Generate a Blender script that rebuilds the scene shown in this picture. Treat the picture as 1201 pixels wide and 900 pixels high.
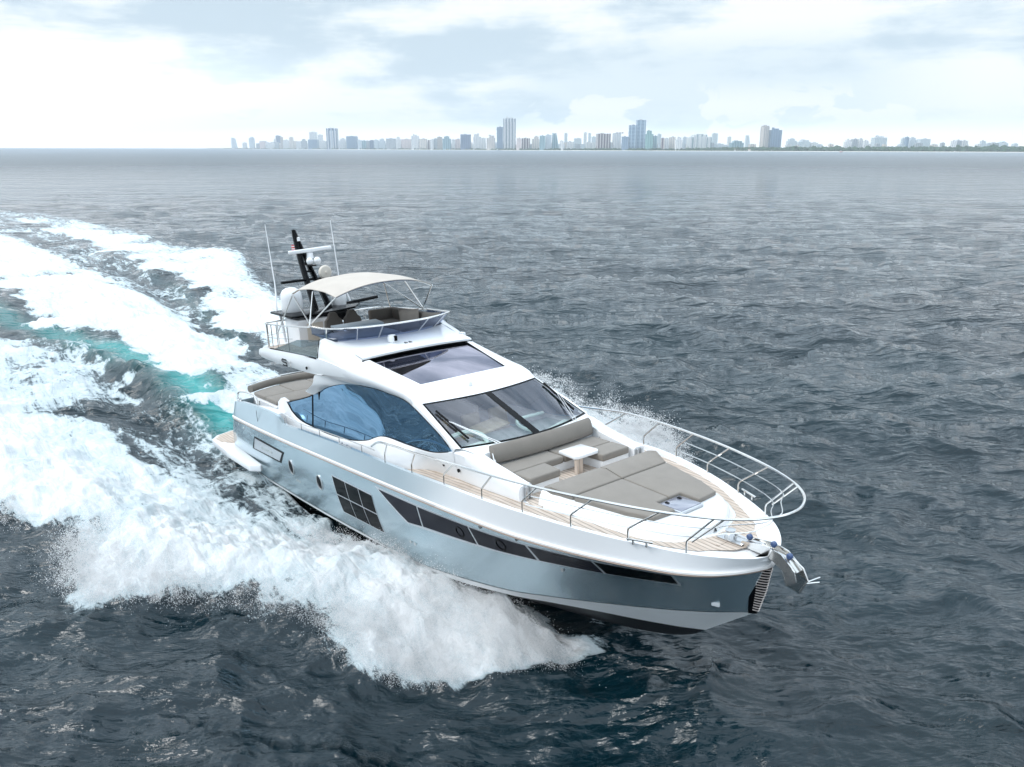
import bpy, bmesh, math, random
import numpy as np
from mathutils import Vector, Matrix, Euler
for o in list(bpy.data.objects): bpy.data.objects.remove(o)
S = bpy.context.scene
COL = S.collection
rng = np.random.default_rng(7); random.seed(7)
PI = math.pi

# ------------------------------------------------------------------ camera
F, ROLL, CAMZ = 939.26, 0.0026, 10.82
HOR = 174.3
cam = bpy.data.cameras.new('camera'); camo = bpy.data.objects.new('camera', cam); COL.objects.link(camo)
cam.sensor_width = 36; cam.sensor_fit = 'HORIZONTAL'; cam.lens = 36*F/1201
cam.clip_start = .1; cam.clip_end = 80000
th = math.atan((450-HOR)/F)
camo.matrix_world = Matrix.Translation((0, 0, CAMZ)) @ Matrix.Rotation(PI/2-th, 4, 'X') @ Matrix.Rotation(ROLL, 4, 'Z')
S.camera = camo
# ------------------------------------------------------------------ world, sun, exposure
SUN_EL, SUN_AZ = math.radians(50), math.radians(-98)
HAZE = 8e-5      # azimuth measured from +Y towards +X
world = bpy.data.worlds.new('World'); S.world = world; world.use_nodes = True
def build_world():
    nt = world.node_tree; N = nt.nodes; L = nt.links; N.clear()
    out = N.new('ShaderNodeOutputWorld')
    sky = N.new('ShaderNodeTexSky'); sky.sky_type = 'NISHITA'; sky.sun_disc = False
    sky.sun_elevation = SUN_EL; sky.sun_rotation = SUN_AZ
    b1 = N.new('ShaderNodeBackground'); b1.inputs[1].default_value = .10; L.new(sky.outputs[0], b1.inputs[0])
    tc = N.new('ShaderNodeTexCoord'); sp = N.new('ShaderNodeSeparateXYZ'); L.new(tc.outputs['Generated'], sp.inputs[0])
    def M(op, a, b=None, c=None):
        n = N.new('ShaderNodeMath'); n.operation = op
        for i, v in enumerate((a, b, c)):
            if v is None: continue
            if isinstance(v, (int, float)): n.inputs[i].default_value = v
            else: L.new(v, n.inputs[i])
        return n.outputs[0]
    def ramp(v, a, b):
        n = N.new('ShaderNodeMapRange'); n.interpolation_type = 'SMOOTHSTEP'
        L.new(v, n.inputs[0]); n.inputs[1].default_value = a; n.inputs[2].default_value = b; return n.outputs[0]
    az = M('ARCTAN2', sp.outputs[0], sp.outputs[1]); el = M('ARCSINE', sp.outputs[2])
    def noise(sa, se, sc, det, rough, off, dist=0.):
        cx = N.new('ShaderNodeCombineXYZ')
        L.new(M('MULTIPLY', M('SINE', az), sa), cx.inputs[0]); L.new(M('ADD', M('MULTIPLY', el, se), off), cx.inputs[1]); L.new(M('MULTIPLY', M('COSINE', az), sa), cx.inputs[2])
        n = N.new('ShaderNodeTexNoise'); L.new(cx.outputs[0], n.inputs['Vector']); n.inputs['Scale'].default_value = sc
        n.inputs['Detail'].default_value = det; n.inputs['Roughness'].default_value = rough; n.inputs['Distortion'].default_value = dist
        return n.outputs['Fac']
    big = noise(1, 3.4, 3.1, 7, .55, 2.3, .25)
    small = noise(1, 2.2, 9.0, 8, .58, 5.1, .35)
    wisps = noise(1, 9, 2.6, 8, .6, 1.1, .3)
    puff = noise(1, 1.5, 13, 7, .55, 7.7, .5)
    cov = M('ADD', M('MULTIPLY', big, .62), M('ADD', M('MULTIPLY', small, .22), M('MULTIPLY', wisps, .26)))
    # bright bank low on the left, thin clear strip over the horizon
    left = M('MULTIPLY', ramp(az, -.12, -.62), ramp(el, .125, .06))
    strip = ramp(el, .032, .012)
    low = M('MAXIMUM', left, M('MULTIPLY', strip, .75))
    pm_ = M('MULTIPLY', M('MULTIPLY', ramp(az, -.05, .08), ramp(el, .10, .04)), ramp(puff, .485, .55))
    dm = M('MULTIPLY', M('MULTIPLY', ramp(az, -.08, .08), ramp(az, .52, .34)), M('MULTIPLY', ramp(el, .018, .045), ramp(el, .14, .09)))
    c = M('ADD', M('MAXIMUM', M('MULTIPLY', ramp(cov, .49, .605), M('SUBTRACT', 1.0, M('MULTIPLY', dm, .6))), pm_), low); c = M('MINIMUM', c, 1.0)
    cr = N.new('ShaderNodeValToRGB'); L.new(c, cr.inputs[0])
    e = cr.color_ramp.elements; e[0].position = 0; e[0].color = (.45, .545, .615, 1); e[1].position = 1; e[1].color = (.79, .795, .80, 1)
    m = e.new(.45); m.color = (.60, .675, .715, 1)
    # unseen upper sky made brighter and patchier, added to light deck and sea
    dark = N.new('ShaderNodeMix'); dark.data_type = 'RGBA'; L.new(ramp(el, .16, .40), dark.inputs[0])
    L.new(cr.outputs[0], dark.inputs[6])
    dn = N.new('ShaderNodeValToRGB'); L.new(M('MULTIPLY', M('SUBTRACT', cov, .44), 5.0), dn.inputs[0])
    dn.color_ramp.elements[0].color = (.40, .53, .66, 1); dn.color_ramp.elements[1].color = (1.62, 1.82, 2.0, 1)
    L.new(dn.outputs[0], dark.inputs[7])
    b2 = N.new('ShaderNodeBackground'); L.new(dark.outputs[2], b2.inputs[0]); L.new(M('ADD', WORLD_C, M('MULTIPLY', low, .62)), b2.inputs[1])
    mx = N.new('ShaderNodeMixShader'); mx.inputs[0].default_value = .9
    L.new(b1.outputs[0], mx.inputs[1]); L.new(b2.outputs[0], mx.inputs[2]); L.new(mx.outputs[0], out.inputs[0])
WORLD_C = 1.0
build_world()
sun = bpy.data.lights.new('sun', 'SUN'); sun.energy = 1.35; sun.angle = math.radians(24); sun.color = (1, .97, .93)
suno = bpy.data.objects.new('sun', sun); COL.objects.link(suno)
sd = Vector((math.cos(SUN_EL)*math.sin(SUN_AZ), math.cos(SUN_EL)*math.cos(SUN_AZ), math.sin(SUN_EL)))
suno.rotation_euler = sd.to_track_quat('Z', 'Y').to_euler(); suno.location = (0, 0, 60)
vs = S.view_settings; vs.view_transform = 'Standard'; vs.look = 'None'; vs.exposure = 0.5; vs.gamma = 1.0; vs.use_curve_mapping = False
S.cycles.max_bounces = 8; S.cycles.transparent_max_bounces = 12; S.cycles.volume_bounces = 1
S.cycles.caustics_reflective = False; S.cycles.caustics_refractive = False

# ------------------------------------------------------------------ helpers
def tag(o, label=None, cat=None, group=None, kind=None):
    if label: o['label'] = label
    if cat: o['category'] = cat
    if group: o['group'] = group
    if kind: o['kind'] = kind
    return o
def empty(name, parent=None):
    o = bpy.data.objects.new(name, None); COL.objects.link(o); o.parent = parent; return o
MATS = {}
def mat(name, col=(.8, .8, .8), rough=.5, metal=0., **kw):
    if name in MATS: return MATS[name]
    m = bpy.data.materials.new(name); m.use_nodes = True; MATS[name] = m
    b = m.node_tree.nodes['Principled BSDF']
    b.inputs['Base Color'].default_value = (*col, 1); b.inputs['Roughness'].default_value = rough; b.inputs['Metallic'].default_value = metal
    for k, v in kw.items(): b.inputs[k.replace('_', ' ')].default_value = v
    return m
def nz(m, scale=8., amt=.12, bump=0., bscale=None, rough_amt=0., coord='Object', detail=5, vec_scale=None):
    """adds colour mottling and a fine bump to a material"""
    nt = m.node_tree; N = nt.nodes; L = nt.links; b = N['Principled BSDF']
    tc = N.new('ShaderNodeTexCoord'); src = tc.outputs[coord]
    if vec_scale:
        mp = N.new('ShaderNodeMapping'); mp.inputs['Scale'].default_value = vec_scale; L.new(src, mp.inputs[0]); src = mp.outputs[0]
    n = N.new('ShaderNodeTexNoise'); n.inputs['Scale'].default_value = scale; n.inputs['Detail'].default_value = detail; L.new(src, n.inputs['Vector'])
    if amt:
        c = b.inputs['Base Color'].default_value[:]
        r = N.new('ShaderNodeValToRGB'); L.new(n.outputs['Fac'], r.inputs[0])
        r.color_ramp.elements[0].position = .3; r.color_ramp.elements[1].position = .7
        r.color_ramp.elements[0].color = (*[x*(1-amt) for x in c[:3]], 1); r.color_ramp.elements[1].color = (*[min(1, x*(1+amt)) for x in c[:3]], 1)
        L.new(r.outputs[0], b.inputs['Base Color'])
    if rough_amt:
        r0 = b.inputs['Roughness'].default_value
        mr = N.new('ShaderNodeMapRange'); L.new(n.outputs['Fac'], mr.inputs[0]); mr.inputs[3].default_value = max(0, r0-rough_amt); mr.inputs[4].default_value = r0+rough_amt
        L.new(mr.outputs[0], b.inputs['Roughness'])
    if bump:
        n2 = N.new('ShaderNodeTexNoise'); n2.inputs['Scale'].default_value = bscale or scale*6; n2.inputs['Detail'].default_value = 7; L.new(src, n2.inputs['Vector'])
        bp = N.new('ShaderNodeBump'); bp.inputs['Strength'].default_value = bump; bp.inputs['Distance'].default_value = .01
        L.new(n2.outputs['Fac'], bp.inputs['Height']); L.new(bp.outputs[0], b.inputs['Normal'])
    return m
def mesh(name, V, Fc, m, parent=None, smooth=True, angle=32):
    me = bpy.data.meshes.new(name); me.from_pydata([tuple(map(float, v)) for v in V], [], [list(map(int, f)) for f in Fc]); me.update()
    bm = bmesh.new(); bm.from_mesh(me); bmesh.ops.remove_doubles(bm, verts=bm.verts, dist=1e-5)
    bmesh.ops.dissolve_degenerate(bm, dist=1e-6, edges=bm.edges)
    bmesh.ops.recalc_face_normals(bm, faces=bm.faces); bm.to_mesh(me); bm.free()
    if smooth:
        me.polygons.foreach_set('use_smooth', [True]*len(me.polygons)); me.set_sharp_from_angle(angle=math.radians(angle))
    o = bpy.data.objects.new(name, me); COL.objects.link(o)
    for q in (m if isinstance(m, (list, tuple)) else [m]): me.materials.append(q)
    o.parent = parent
    return o
class MB:
    def __init__(s): s.V = []; s.F = []
    def add(s, V, Fc):
        k = len(s.V); s.V += [tuple(v) for v in V]; s.F += [[i+k for i in f] for f in Fc]; return s
    def grid(s, rows, closed=False, flip=False):
        n = len(rows[0]); V = [p for r in rows for p in r]; Fc = []
        for i in range(len(rows)-1):
            for j in range(n if closed else n-1):
                a, b, c, d = i*n+j, i*n+(j+1) % n, (i+1)*n+(j+1) % n, (i+1)*n+j
                Fc.append([a, b, c, d])
        return s.add(V, Fc)
    def tube(s, pts, r, n=8, cap=True, rz=None):
        pts = [Vector(p) for p in pts]; rows = []; up = Vector((0, 0, 1))
        rr = r if isinstance(r, (list, tuple)) else [r]*len(pts)
        prev = None
        for i, p in enumerate(pts):
            t = (pts[min(i+1, len(pts)-1)]-pts[max(i-1, 0)]).normalized()
            if prev is None:
                a = t.cross(up) if abs(t.z) < .9 else t.cross(Vector((1, 0, 0)))
            else: a = prev - t*prev.dot(t)
            a.normalize(); prev = a; b = t.cross(a)
            rows.append([p + a*math.cos(2*PI*k/n)*rr[i] + b*math.sin(2*PI*k/n)*rr[i]*(rz or 1) for k in range(n)])
        k0 = len(s.V); s.grid(rows, closed=True)
        if cap:
            s.F.append([k0+i for i in range(n)][::-1]); s.F.append([k0+(len(pts)-1)*n+i for i in range(n)])
        return s
    def box(s, c, d, rot=None, bev=0., seg=2):
        bm = bmesh.new(); bmesh.ops.create_cube(bm, size=1)
        for v in bm.verts: v.co = Vector((v.co.x*d[0], v.co.y*d[1], v.co.z*d[2]))
        if bev: bmesh.ops.bevel(bm, geom=bm.edges[:], offset=bev, segments=seg, profile=.6, affect='EDGES')
        R = Euler(rot).to_matrix() if rot else Matrix.Identity(3)
        V = [R@v.co+Vector(c) for v in bm.verts]; bm.verts.index_update()
        s.add(V, [[v.index for v in f.verts] for f in bm.faces]); bm.free(); return s
    def prism(s, poly, z0, z1, bev=0., seg=2, f=None):
        """poly (x,y) extruded z0..z1 (z may be a callable of (x,y))"""
        bm = bmesh.new(); g = lambda z, p: z(*p) if callable(z) else z
        vb = [bm.verts.new((p[0], p[1], g(z0, p))) for p in poly]; vt = [bm.verts.new((p[0], p[1], g(z1, p))) for p in poly]
        bm.faces.new(vb[::-1]); bm.faces.new(vt); n = len(poly)
        for i in range(n): bm.faces.new([vb[i], vb[(i+1) % n], vt[(i+1) % n], vt[i]])
        bmesh.ops.recalc_face_normals(bm, faces=bm.faces)
        if bev: bmesh.ops.bevel(bm, geom=bm.edges[:], offset=bev, segments=seg, profile=.6, affect='EDGES', clamp_overlap=True)
        bm.verts.index_update(); V = [v.co.copy() for v in bm.verts]
        if f: V = [Vector(f(v)) for v in V]
        s.add(V, [[v.index for v in q.verts] for q in bm.faces]); bm.free(); return s
    def lathe(s, prof, c, n=20, axis='z'):
        rows = []
        for r, h in prof:
            row = []
            for k in range(n):
                a = 2*PI*k/n; p = (r*math.cos(a), r*math.sin(a), h)
                if axis == 'y': p = (p[0], p[2], p[1])
                if axis == 'x': p = (p[2], p[0], p[1])
                row.append((p[0]+c[0], p[1]+c[1], p[2]+c[2]))
            rows.append(row)
        k0 = len(s.V); s.grid(rows, closed=True); s.F.append([k0+i for i in range(n)]); s.F.append([k0+(len(prof)-1)*n+i for i in range(n)]); return s
    def build(s, name, m, parent=None, smooth=True, angle=32): return mesh(name, s.V, s.F, m, parent, smooth, angle)
def spline(pts, n, closed=False):
    """arc-length resampled Catmull-Rom through pts"""
    P = np.array(pts, float); d = np.r_[0, np.cumsum(np.maximum(np.linalg.norm(np.diff(P, axis=0), axis=1), 1e-9))]
    m = np.zeros_like(P)
    m[1:-1] = (P[2:]-P[:-2])/(d[2:]-d[:-2])[:, None]; m[0] = (P[1]-P[0])/(d[1]-d[0]); m[-1] = (P[-1]-P[-2])/(d[-1]-d[-2])
    def ev(t):
        i = np.clip(np.searchsorted(d, t, side='right')-1, 0, len(P)-2); h = (d[i+1]-d[i]); u = (t-d[i])/h
        u = u[:, None]; h = h[:, None]
        return (2*u**3-3*u**2+1)*P[i]+(u**3-2*u**2+u)*h*m[i]+(-2*u**3+3*u**2)*P[i+1]+(u**3-u**2)*h*m[i+1]
    return ev(np.linspace(0, d[-1], n))
def lerp(a, b, t): return a*(1-t)+b*t
def smooth01(x, a, b):
    t = np.clip((np.asarray(x, float)-a)/(b-a), 0, 1); return t*t*(3-2*t)

# ------------------------------------------------------------------ boat frame
BX, BY, BZ, YAW, TRIM, HEEL = -8.288, 28.974, 0.010, -0.8978, 0.0696, 0.0112
BOAT_M = Matrix.Translation((BX, BY, BZ)) @ Euler((HEEL, -TRIM, YAW), 'XYZ').to_matrix().to_4x4()
CH = np.array([math.cos(YAW), math.sin(YAW)]); CN = np.array([-math.sin(YAW), math.cos(YAW)])

# ------------------------------------------------------------------ sea
def fft_tile(L, n, wind, wdir, lmin, std, seed, spread=2.0, chop=1.0):
    r = np.random.default_rng(seed)
    k1 = 2*PI*np.fft.fftfreq(n, L/n); KX, KY = np.meshgrid(k1, k1, indexing='ij'); K = np.hypot(KX, KY); K[0, 0] = 1
    Lw = wind**2/9.81; cosf = (KX*math.cos(wdir)+KY*math.sin(wdir))/K
    P = np.exp(-1/(K*Lw)**2)/K**4*(np.abs(cosf)**spread*.9+.1)*np.exp(-(K*lmin)**2); P[0, 0] = 0
    P *= np.where(cosf < 0, .25, 1.0)
    H = (r.normal(size=(n, n))+1j*r.normal(size=(n, n)))*np.sqrt(P)
    h = np.fft.ifft2(H).real; s = std/h.std(); H = H*s
    dx = np.fft.ifft2(1j*KX/K*H).real*chop; dy = np.fft.ifft2(1j*KY/K*H).real*chop
    return h*s, dx, dy
def sample(T, L, x, y):
    n = T.shape[0]; u = (x/L*n) % n; v = (y/L*n) % n
    i = np.floor(u).astype(int) % n; j = np.floor(v).astype(int) % n; fu = u-np.floor(u); fv = v-np.floor(v)
    i1 = (i+1) % n; j1 = (j+1) % n
    return T[i, j]*(1-fu)*(1-fv)+T[i1, j]*fu*(1-fv)+T[i, j1]*(1-fu)*fv+T[i1, j1]*fu*fv
WD = math.radians(-112)
tA = fft_tile(131., 1024, 5.2, WD, .12, .125, 3, 1.6, 1.3)
tB = fft_tile(29., 1024, 2.5, WD+.5, .035, .062, 5, 1.2, 1.3)
tC = fft_tile(47., 1024, 3.3, WD-.35, .08, .082, 9, 1.2, 1.35)
tN = fft_tile(17., 512, 3.0, 1.0, .05, 1.0, 11, 0.0)      # isotropic noise for foam break-up
tM = fft_tile(61., 512, 4.0, 1.0, .2, 1.0, 12, 0.0)
def ifun(us, vs_): 
    us = np.array(us, float); vs_ = np.array(vs_, float); k = np.argsort(us); return lambda u: np.interp(u, us[k], vs_[k])
st_out = ifun([17.4, 17, 16.4, 15.8, 15, 13.8, 12, 10, 8.2, 6.8, 3.9, 1.6, -5, -12, -25, -60, -150], [-.5, -1.5, -2.6, -3.5, -4.3, -4.5, -5.1, -7.0, -8.3, -9.2, -9.8, -10.8, -13, -15, -18, -26, -45])
st_in = ifun([17.4, 16, 14, 10.7, 8.1, 5, 1.5, -2.5, -8, -15, -25, -40, -150], [0, -.1, -.3, -1.0, -2.1, -3.4, -4.1, -4.6, -5.0, -5.5, -6.3, -9, -40])
ce_lo = ifun([.5, -6, -15, -22.6, -28, -34, -46, -80, -150, -260], [-2.1, -1.5, -1.2, -1.9, -3.4, -4.1, -4.2, -5, -8, -12])
ce_hi = ifun([.5, -11.6, -17, -34, -58, -81, -102, -150, -260], [2.4, 2.9, 4.4, 5.4, 4.6, 4.4, 3.0, 0, -6])
po_lo = ifun([17, 14, 8, 2, -3, -10, -14, -17, -27.6, -43, -56, -74, -98, -114, -150, -260], [.3, 1.4, 2.2, 3.0, 4.2, 4.6, 4.4, 4.6, 6.0, 7.7, 7.8, 7.6, 7.0, 5.5, 3.5, -2])
po_hi = ifun([17.4, 16, 14, 12, 10, 8, 5, 0, -10, -20, -30, -43, -52, -62, -70, -95, -110, -128, -152, -260], [.5, 2.6, 6.6, 9.4, 11.3, 12.4, 12.9, 12.6, 12.6, 12.4, 12.8, 16, 19.5, 20, 18, 19, 17.5, 15.5, 11, 2])
teal_v = ifun([0, -3.7, -6.6, -11.6, -18.3, -24.4, -30.3, -45, -80], [-2.5, -2.2, -2.2, -2.2, -2.9, -4.3, -6.1, -9, -16])
def ss(x, a, b): t = np.clip((x-a)/(b-a), 0, 1); return t*t*(3-2*t)
def wake(x, y):
    dx = x-BX; dy = y-BY; u = dx*CH[0]+dy*CH[1]; v = dx*CN[0]+dy*CN[1]
    n1 = sample(tM[0], 61., x, y); n2 = sample(tN[0], 17., x, y); n3 = sample(tN[0], 5.3, y, x)
    kb = ss(-u, -13, -5)*.6+.4; w = v+(n1*.45+n2*.35)*kb
    # streaks run across the track, swept aft
    st = sample(tN[0], 11., u*.28+v*.05, v*1.0+u*.12)
    def band(lo, hi, elo, ehi): return ss(w, lo-elo*.3, lo+elo)*ss(-w, -(hi+ehi*.3), -(hi-ehi))
    A = band(st_out(u)-.3, st_in(u), np.clip(.8+.18*(17-u), .8, 2.9), np.clip(.5+.1*(14-u), .3, 1.6))*ss(u, -150, -20)*ss(u, 18.2, 15.9)
    A *= 1-.10*ss(u, 2, -16)
    A = A*(1-.5*ss(u, 0, -14)*ss(w, st_in(u)-3.0, st_in(u)))
    C = band(ce_lo(u)-.25, ce_hi(u)+.3, 1.0+.01*np.maximum(-u, 0), 1.3+.02*np.maximum(-u, 0))*ss(u, .9, -.2)*ss(u, -330, -60)
    P = band(po_lo(u)-.3, po_hi(u)+.4, 1.5+.015*np.maximum(-u, 0), 2.8+.03*np.maximum(-u, 0))*ss(u, 18, 16)*ss(u, -300, -30)
    P *= 1-.12*ss(u, -20, -60)
    thin = .62*ss(v, -5.6, -4.5)*ss(-v, 1.6, 2.2)*ss(u, -16, -3)*ss(u, 13, 8)
    side = .40*ss(u, -60, -8)*ss(-w, 5.0, 9)*ss(w, st_out(u)-2, st_out(u)+2)
    lace = .68*ss(w, st_out(u), st_out(u)+2)*ss(-w, -(teal_v(u)+.1), -(teal_v(u)-.5))*ss(u, -5, -13)
    gapf = .50*ss(w, ce_hi(u)-1, ce_hi(u))*ss(-w, -(po_lo(u)+1), -po_lo(u))*ss(u, -15, -30)
    foam = np.maximum.reduce([A, C, P, thin, side, lace, gapf])
    foam = np.clip(foam*(1.04+.11*n1+.07*n2), 0, 1.12)
    tv = teal_v(u)
    teal = np.exp(-((v-(tv+1.5)-.2*n1)/1.1)**2)*ss(u, .5, -4)*(.45+.55*ss(u, -34, -12))*ss(u, -80, -40)
    tc = np.exp(-((v-(po_lo(u)-.2))/.6)**2)*ss(u, -12, -22)*ss(u, -60, -35)*.12
    teal = np.maximum(teal, tc)
    # elevation
    mid = .55*st_out(u)+.45*st_in(u)
    h = 0.6*np.exp(-((v-mid)/(1.3+.02*np.maximum(-u, 0)))**2)*ss(u, 16, 8)*ss(u, -40, 6)
    mp = .5*po_hi(u)+.5*po_lo(u)
    h = h + 0.7*np.exp(-((v-mp)/(1.7+.02*np.maximum(-u, 0)))**2)*ss(u, 17, 12)*ss(u, -60, 0)
    h = h + .9*np.exp(-((v-po_hi(u)+2.2)/1.5)**2)*np.exp(-((u+52)/10)**2)
    cm = .5*(ce_lo(u)+ce_hi(u))
    h = h + (.75*np.exp(-((v-cm)/1.9)**2)*ss(u, -3, -9)*ss(u, -90, -12)) - .5*np.exp(-(v/2.6)**2)*ss(u, 2, -1)*ss(u, -9, -3)
    h = h - .45*np.exp(-((v+3.6)/1.1)**2)*ss(u, 8, -2)*ss(u, -34, -12)
    h = h - .5*np.exp(-((v-(po_lo(u)-1.3))/1.2)**2)*ss(u, -9, -18)*ss(u, -100, -40)
    h = h + .35*np.exp(-((v-(tv+.2))/.55)**2)*ss(u, -4, -9)*ss(u, -40, -20)
    hb = np.interp(u, [-1, 10, 13, 15.4, 16.6, 17.4, 18.2], [2.42, 2.3, 2.12, 1.68, 1.25, .85, .3])
    hs = np.clip(.0696*u-.10, 0, 2)*ss(u, 17.2, 14.8)*ss(u, 7.0, 11.5)*.85
    d_ = np.abs(v)-hb
    h = h + np.where(d_ > 0, hs*np.exp(-(np.maximum(d_, 0)/np.clip(.4+.35*(17-u), .4, 1.9))**2)*.9, hs*ss(d_, -.5, 0)*.9)
    # water pressed down along the hull and the glassy swell off the forefoot
    return u, v, foam, teal, h, n1, n2, n3, st
def sea_height(x, y, r=None):
    if r is None: r = np.hypot(x, y)
    r2 = r**2/8640*1.4
    a = 1-ss(r2, 3.0, 14.0); b = 1-ss(r2, .25, 1.1)
    c = 1-ss(r2, 1.0, 5.0); xr_, yr_ = x*.8-y*.6, x*.6+y*.8
    h = sample(tA[0], 131., x, y)*a+sample(tB[0], 29., x, y)*b+sample(tC[0], 47., xr_, yr_)*c
    dx = sample(tA[1], 131., x, y)*a+sample(tB[1], 29., x, y)*b; dy = sample(tA[2], 131., x, y)*a+sample(tB[2], 29., x, y)*b
    return h, dx, dy
def build_sea():
    rs = [0.0, 3., 6.]; r = 8.0
    while r < 300: rs.append(r); r += max(.05, r*r/8640*1.25)
    while r < 13000: rs.append(r); r *= 1.05
    rs = np.array(rs[1:])
    a0 = math.radians(44); fine = np.linspace(-a0, a0, 1500); coarse = np.linspace(a0, 2*PI-a0, 150)[1:-1]
    az = np.r_[fine, coarse]; nA = len(az); nR = len(rs)
    X = rs[:, None]*np.sin(az)[None]; Y = rs[:, None]*np.cos(az)[None]; RR = np.repeat(rs[:, None], nA, 1)
    x = X.ravel(); y = Y.ravel(); rr = RR.ravel()
    inf = np.tile(np.r_[np.ones(1500), np.zeros(len(coarse))], nR)
    h, dx, dy = sea_height(x, y, rr)
    u, v, foam, teal, hw, n1, n2, n3, st = wake(x, y)
    near = 1-ss(rr, 60, 160)
    calm = 1-.5*ss(foam, .2, .8)
    rough = foam*near*(.07*n2+.06*n3+.05*st)
    z = h*calm+hw+rough
    # keep the water out of the boat: press it down under the hull
    hbi = np.interp(u, [-1, 10, 13, 15.4, 16.6, 17.4], [2.42, 2.3, 2.12, 1.68, 1.25, .85]); inside = ss(hbi-np.abs(v), .12, .55)*ss(u, -.8, .2)*ss(u, 17.0, 15.5)
    z = z*(1-inside)+np.where(u > 0, np.clip(.0696*u-1.15, -.75, .2), -.75)*inside
    V = np.stack([x+dx*calm*(1-inside), y+dy*calm*(1-inside), z], 1)
    V = np.vstack([V, [[0, 0, 0]]])
    i = np.arange(nR-1)[:, None]; j = np.arange(nA)[None]; j1 = (j+1) % nA
    Q = np.stack([i*nA+j, i*nA+j1, (i+1)*nA+j1, (i+1)*nA+j], -1).reshape(-1, 4)[:, ::-1]
    T = np.stack([np.full(nA, nR*nA), np.arange(nA), (np.arange(nA)+1) % nA], 1)[:, ::-1]
    me = bpy.data.meshes.new('sea'); nv = len(V)
    me.vertices.add(nv); me.vertices.foreach_set('co', V.astype(np.float32).ravel())
    loops = np.r_[Q.ravel(), T.ravel()].astype(np.int32); me.loops.add(len(loops)); me.loops.foreach_set('vertex_index', loops)
    tot = np.r_[np.full(len(Q), 4), np.full(len(T), 3)].astype(np.int32); start = np.r_[0, np.cumsum(tot)[:-1]].astype(np.int32)
    me.polygons.add(len(tot)); me.polygons.foreach_set('loop_start', start); me.polygons.foreach_set('loop_total', tot)
    me.update(calc_edges=True); me.polygons.foreach_set('use_smooth', np.ones(len(tot), bool))
    for nm, arr in (('foam', foam), ('teal', teal), ('wu', u), ('wv', v)):
        at = me.attributes.new(nm, 'FLOAT', 'POINT'); at.data.foreach_set('value', np.r_[arr, 0].astype(np.float32))
    me.validate()
    o = bpy.data.objects.new('sea', me); COL.objects.link(o); tag(o, 'dark choppy blue-green sea with a white foaming wake', kind='structure')
    # material
    m = bpy.data.materials.new('sea_water'); m.use_nodes = True; nt = m.node_tree; N = nt.nodes; L = nt.links; N.clear()
    out = N.new('ShaderNodeOutputMaterial')
    def M(op, a, b=None, c=None):
        n = N.new('ShaderNodeMath'); n.operation = op
        for k, q in enumerate((a, b, c)):
            if q is None: continue
            if isinstance(q, (int, float)): n.inputs[k].default_value = q
            else: L.new(q, n.inputs[k])
        return n.outputs[0]
    def mr(v_, a, b, c=0., d=1.):
        n = N.new('ShaderNodeMapRange'); n.interpolation_type = 'SMOOTHSTEP'; L.new(v_, n.inputs[0])
        for k, q in enumerate((a, b, c, d)):
            if isinstance(q, (int, float)): n.inputs[k+1].default_value = q
            else: L.new(q, n.inputs[k+1])
        return n.outputs[0]
    geo = N.new('ShaderNodeNewGeometry'); pos = geo.outputs['Position']
    def attr(nm): a = N.new('ShaderNodeAttribute'); a.attribute_name = nm; return a.outputs['Fac']
    aF, aT, aU, aV = attr('foam'), attr('teal'), attr('wu'), attr('wv')
    def noise(vec, sc, det, rgh, dist=0., scale=(1, 1, 1), rot=0.):
        mp = N.new('ShaderNodeMapping'); mp.inputs['Scale'].default_value = scale; mp.inputs['Rotation'].default_value = (0, 0, rot); L.new(vec, mp.inputs[0])
        n = N.new('ShaderNodeTexNoise'); L.new(mp.outputs[0], n.inputs['Vector']); n.inputs['Scale'].default_value = sc; n.inputs['Detail'].default_value = det
        n.inputs['Roughness'].default_value = rgh; n.inputs['Distortion'].default_value = dist; return n.outputs['Fac']
    # ripples
    rip1 = noise(pos, 1.5, 5, .62, .5, (1, 2.1, 1), .25); rip2 = noise(pos, .42, 4, .6, .3, (1, 2.4, 1), -.15)
    rip3 = noise(pos, .09, 4, .6, .3, (1, 3.0, 1), .1)
    hgt = M('ADD', M('ADD', M('MULTIPLY', rip1, .14), M('MULTIPLY', rip2, .66)), M('ADD', M('MULTIPLY', rip3, 2.6), M('MULTIPLY', noise(pos, .03, 3, .6, .2, (1, 2.5, 1), .0), 4.5)))
    bp = N.new('ShaderNodeBump'); bp.inputs['Strength'].default_value = 1.0; bp.inputs['Distance'].default_value = .55; L.new(hgt, bp.inputs['Height'])
    wat = N.new('ShaderNodeBsdfPrincipled'); wat.inputs['IOR'].default_value = 1.45; wat.inputs['Roughness'].default_value = .09
    L.new(bp.outputs[0], wat.inputs['Normal'])
    vl = N.new('ShaderNodeVectorMath'); vl.operation = 'LENGTH'; L.new(pos, vl.inputs[0])
    L.new(mr(vl.outputs['Value'], 40, 700, .06, .30), wat.inputs['Roughness'])
    base = N.new('ShaderNodeMix'); base.data_type = 'RGBA'
    patch = noise(pos, .03, 3, .6)
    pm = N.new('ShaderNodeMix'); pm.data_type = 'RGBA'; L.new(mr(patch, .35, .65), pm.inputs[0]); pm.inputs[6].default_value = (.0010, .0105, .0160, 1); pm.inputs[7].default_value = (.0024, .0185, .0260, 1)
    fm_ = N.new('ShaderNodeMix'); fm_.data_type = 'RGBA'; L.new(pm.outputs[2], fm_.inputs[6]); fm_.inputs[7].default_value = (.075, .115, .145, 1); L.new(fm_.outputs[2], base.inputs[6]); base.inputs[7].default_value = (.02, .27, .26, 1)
    wp_ = noise(pos, .006, 5, .6, .4, (1, 4, 1), .05)
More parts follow.
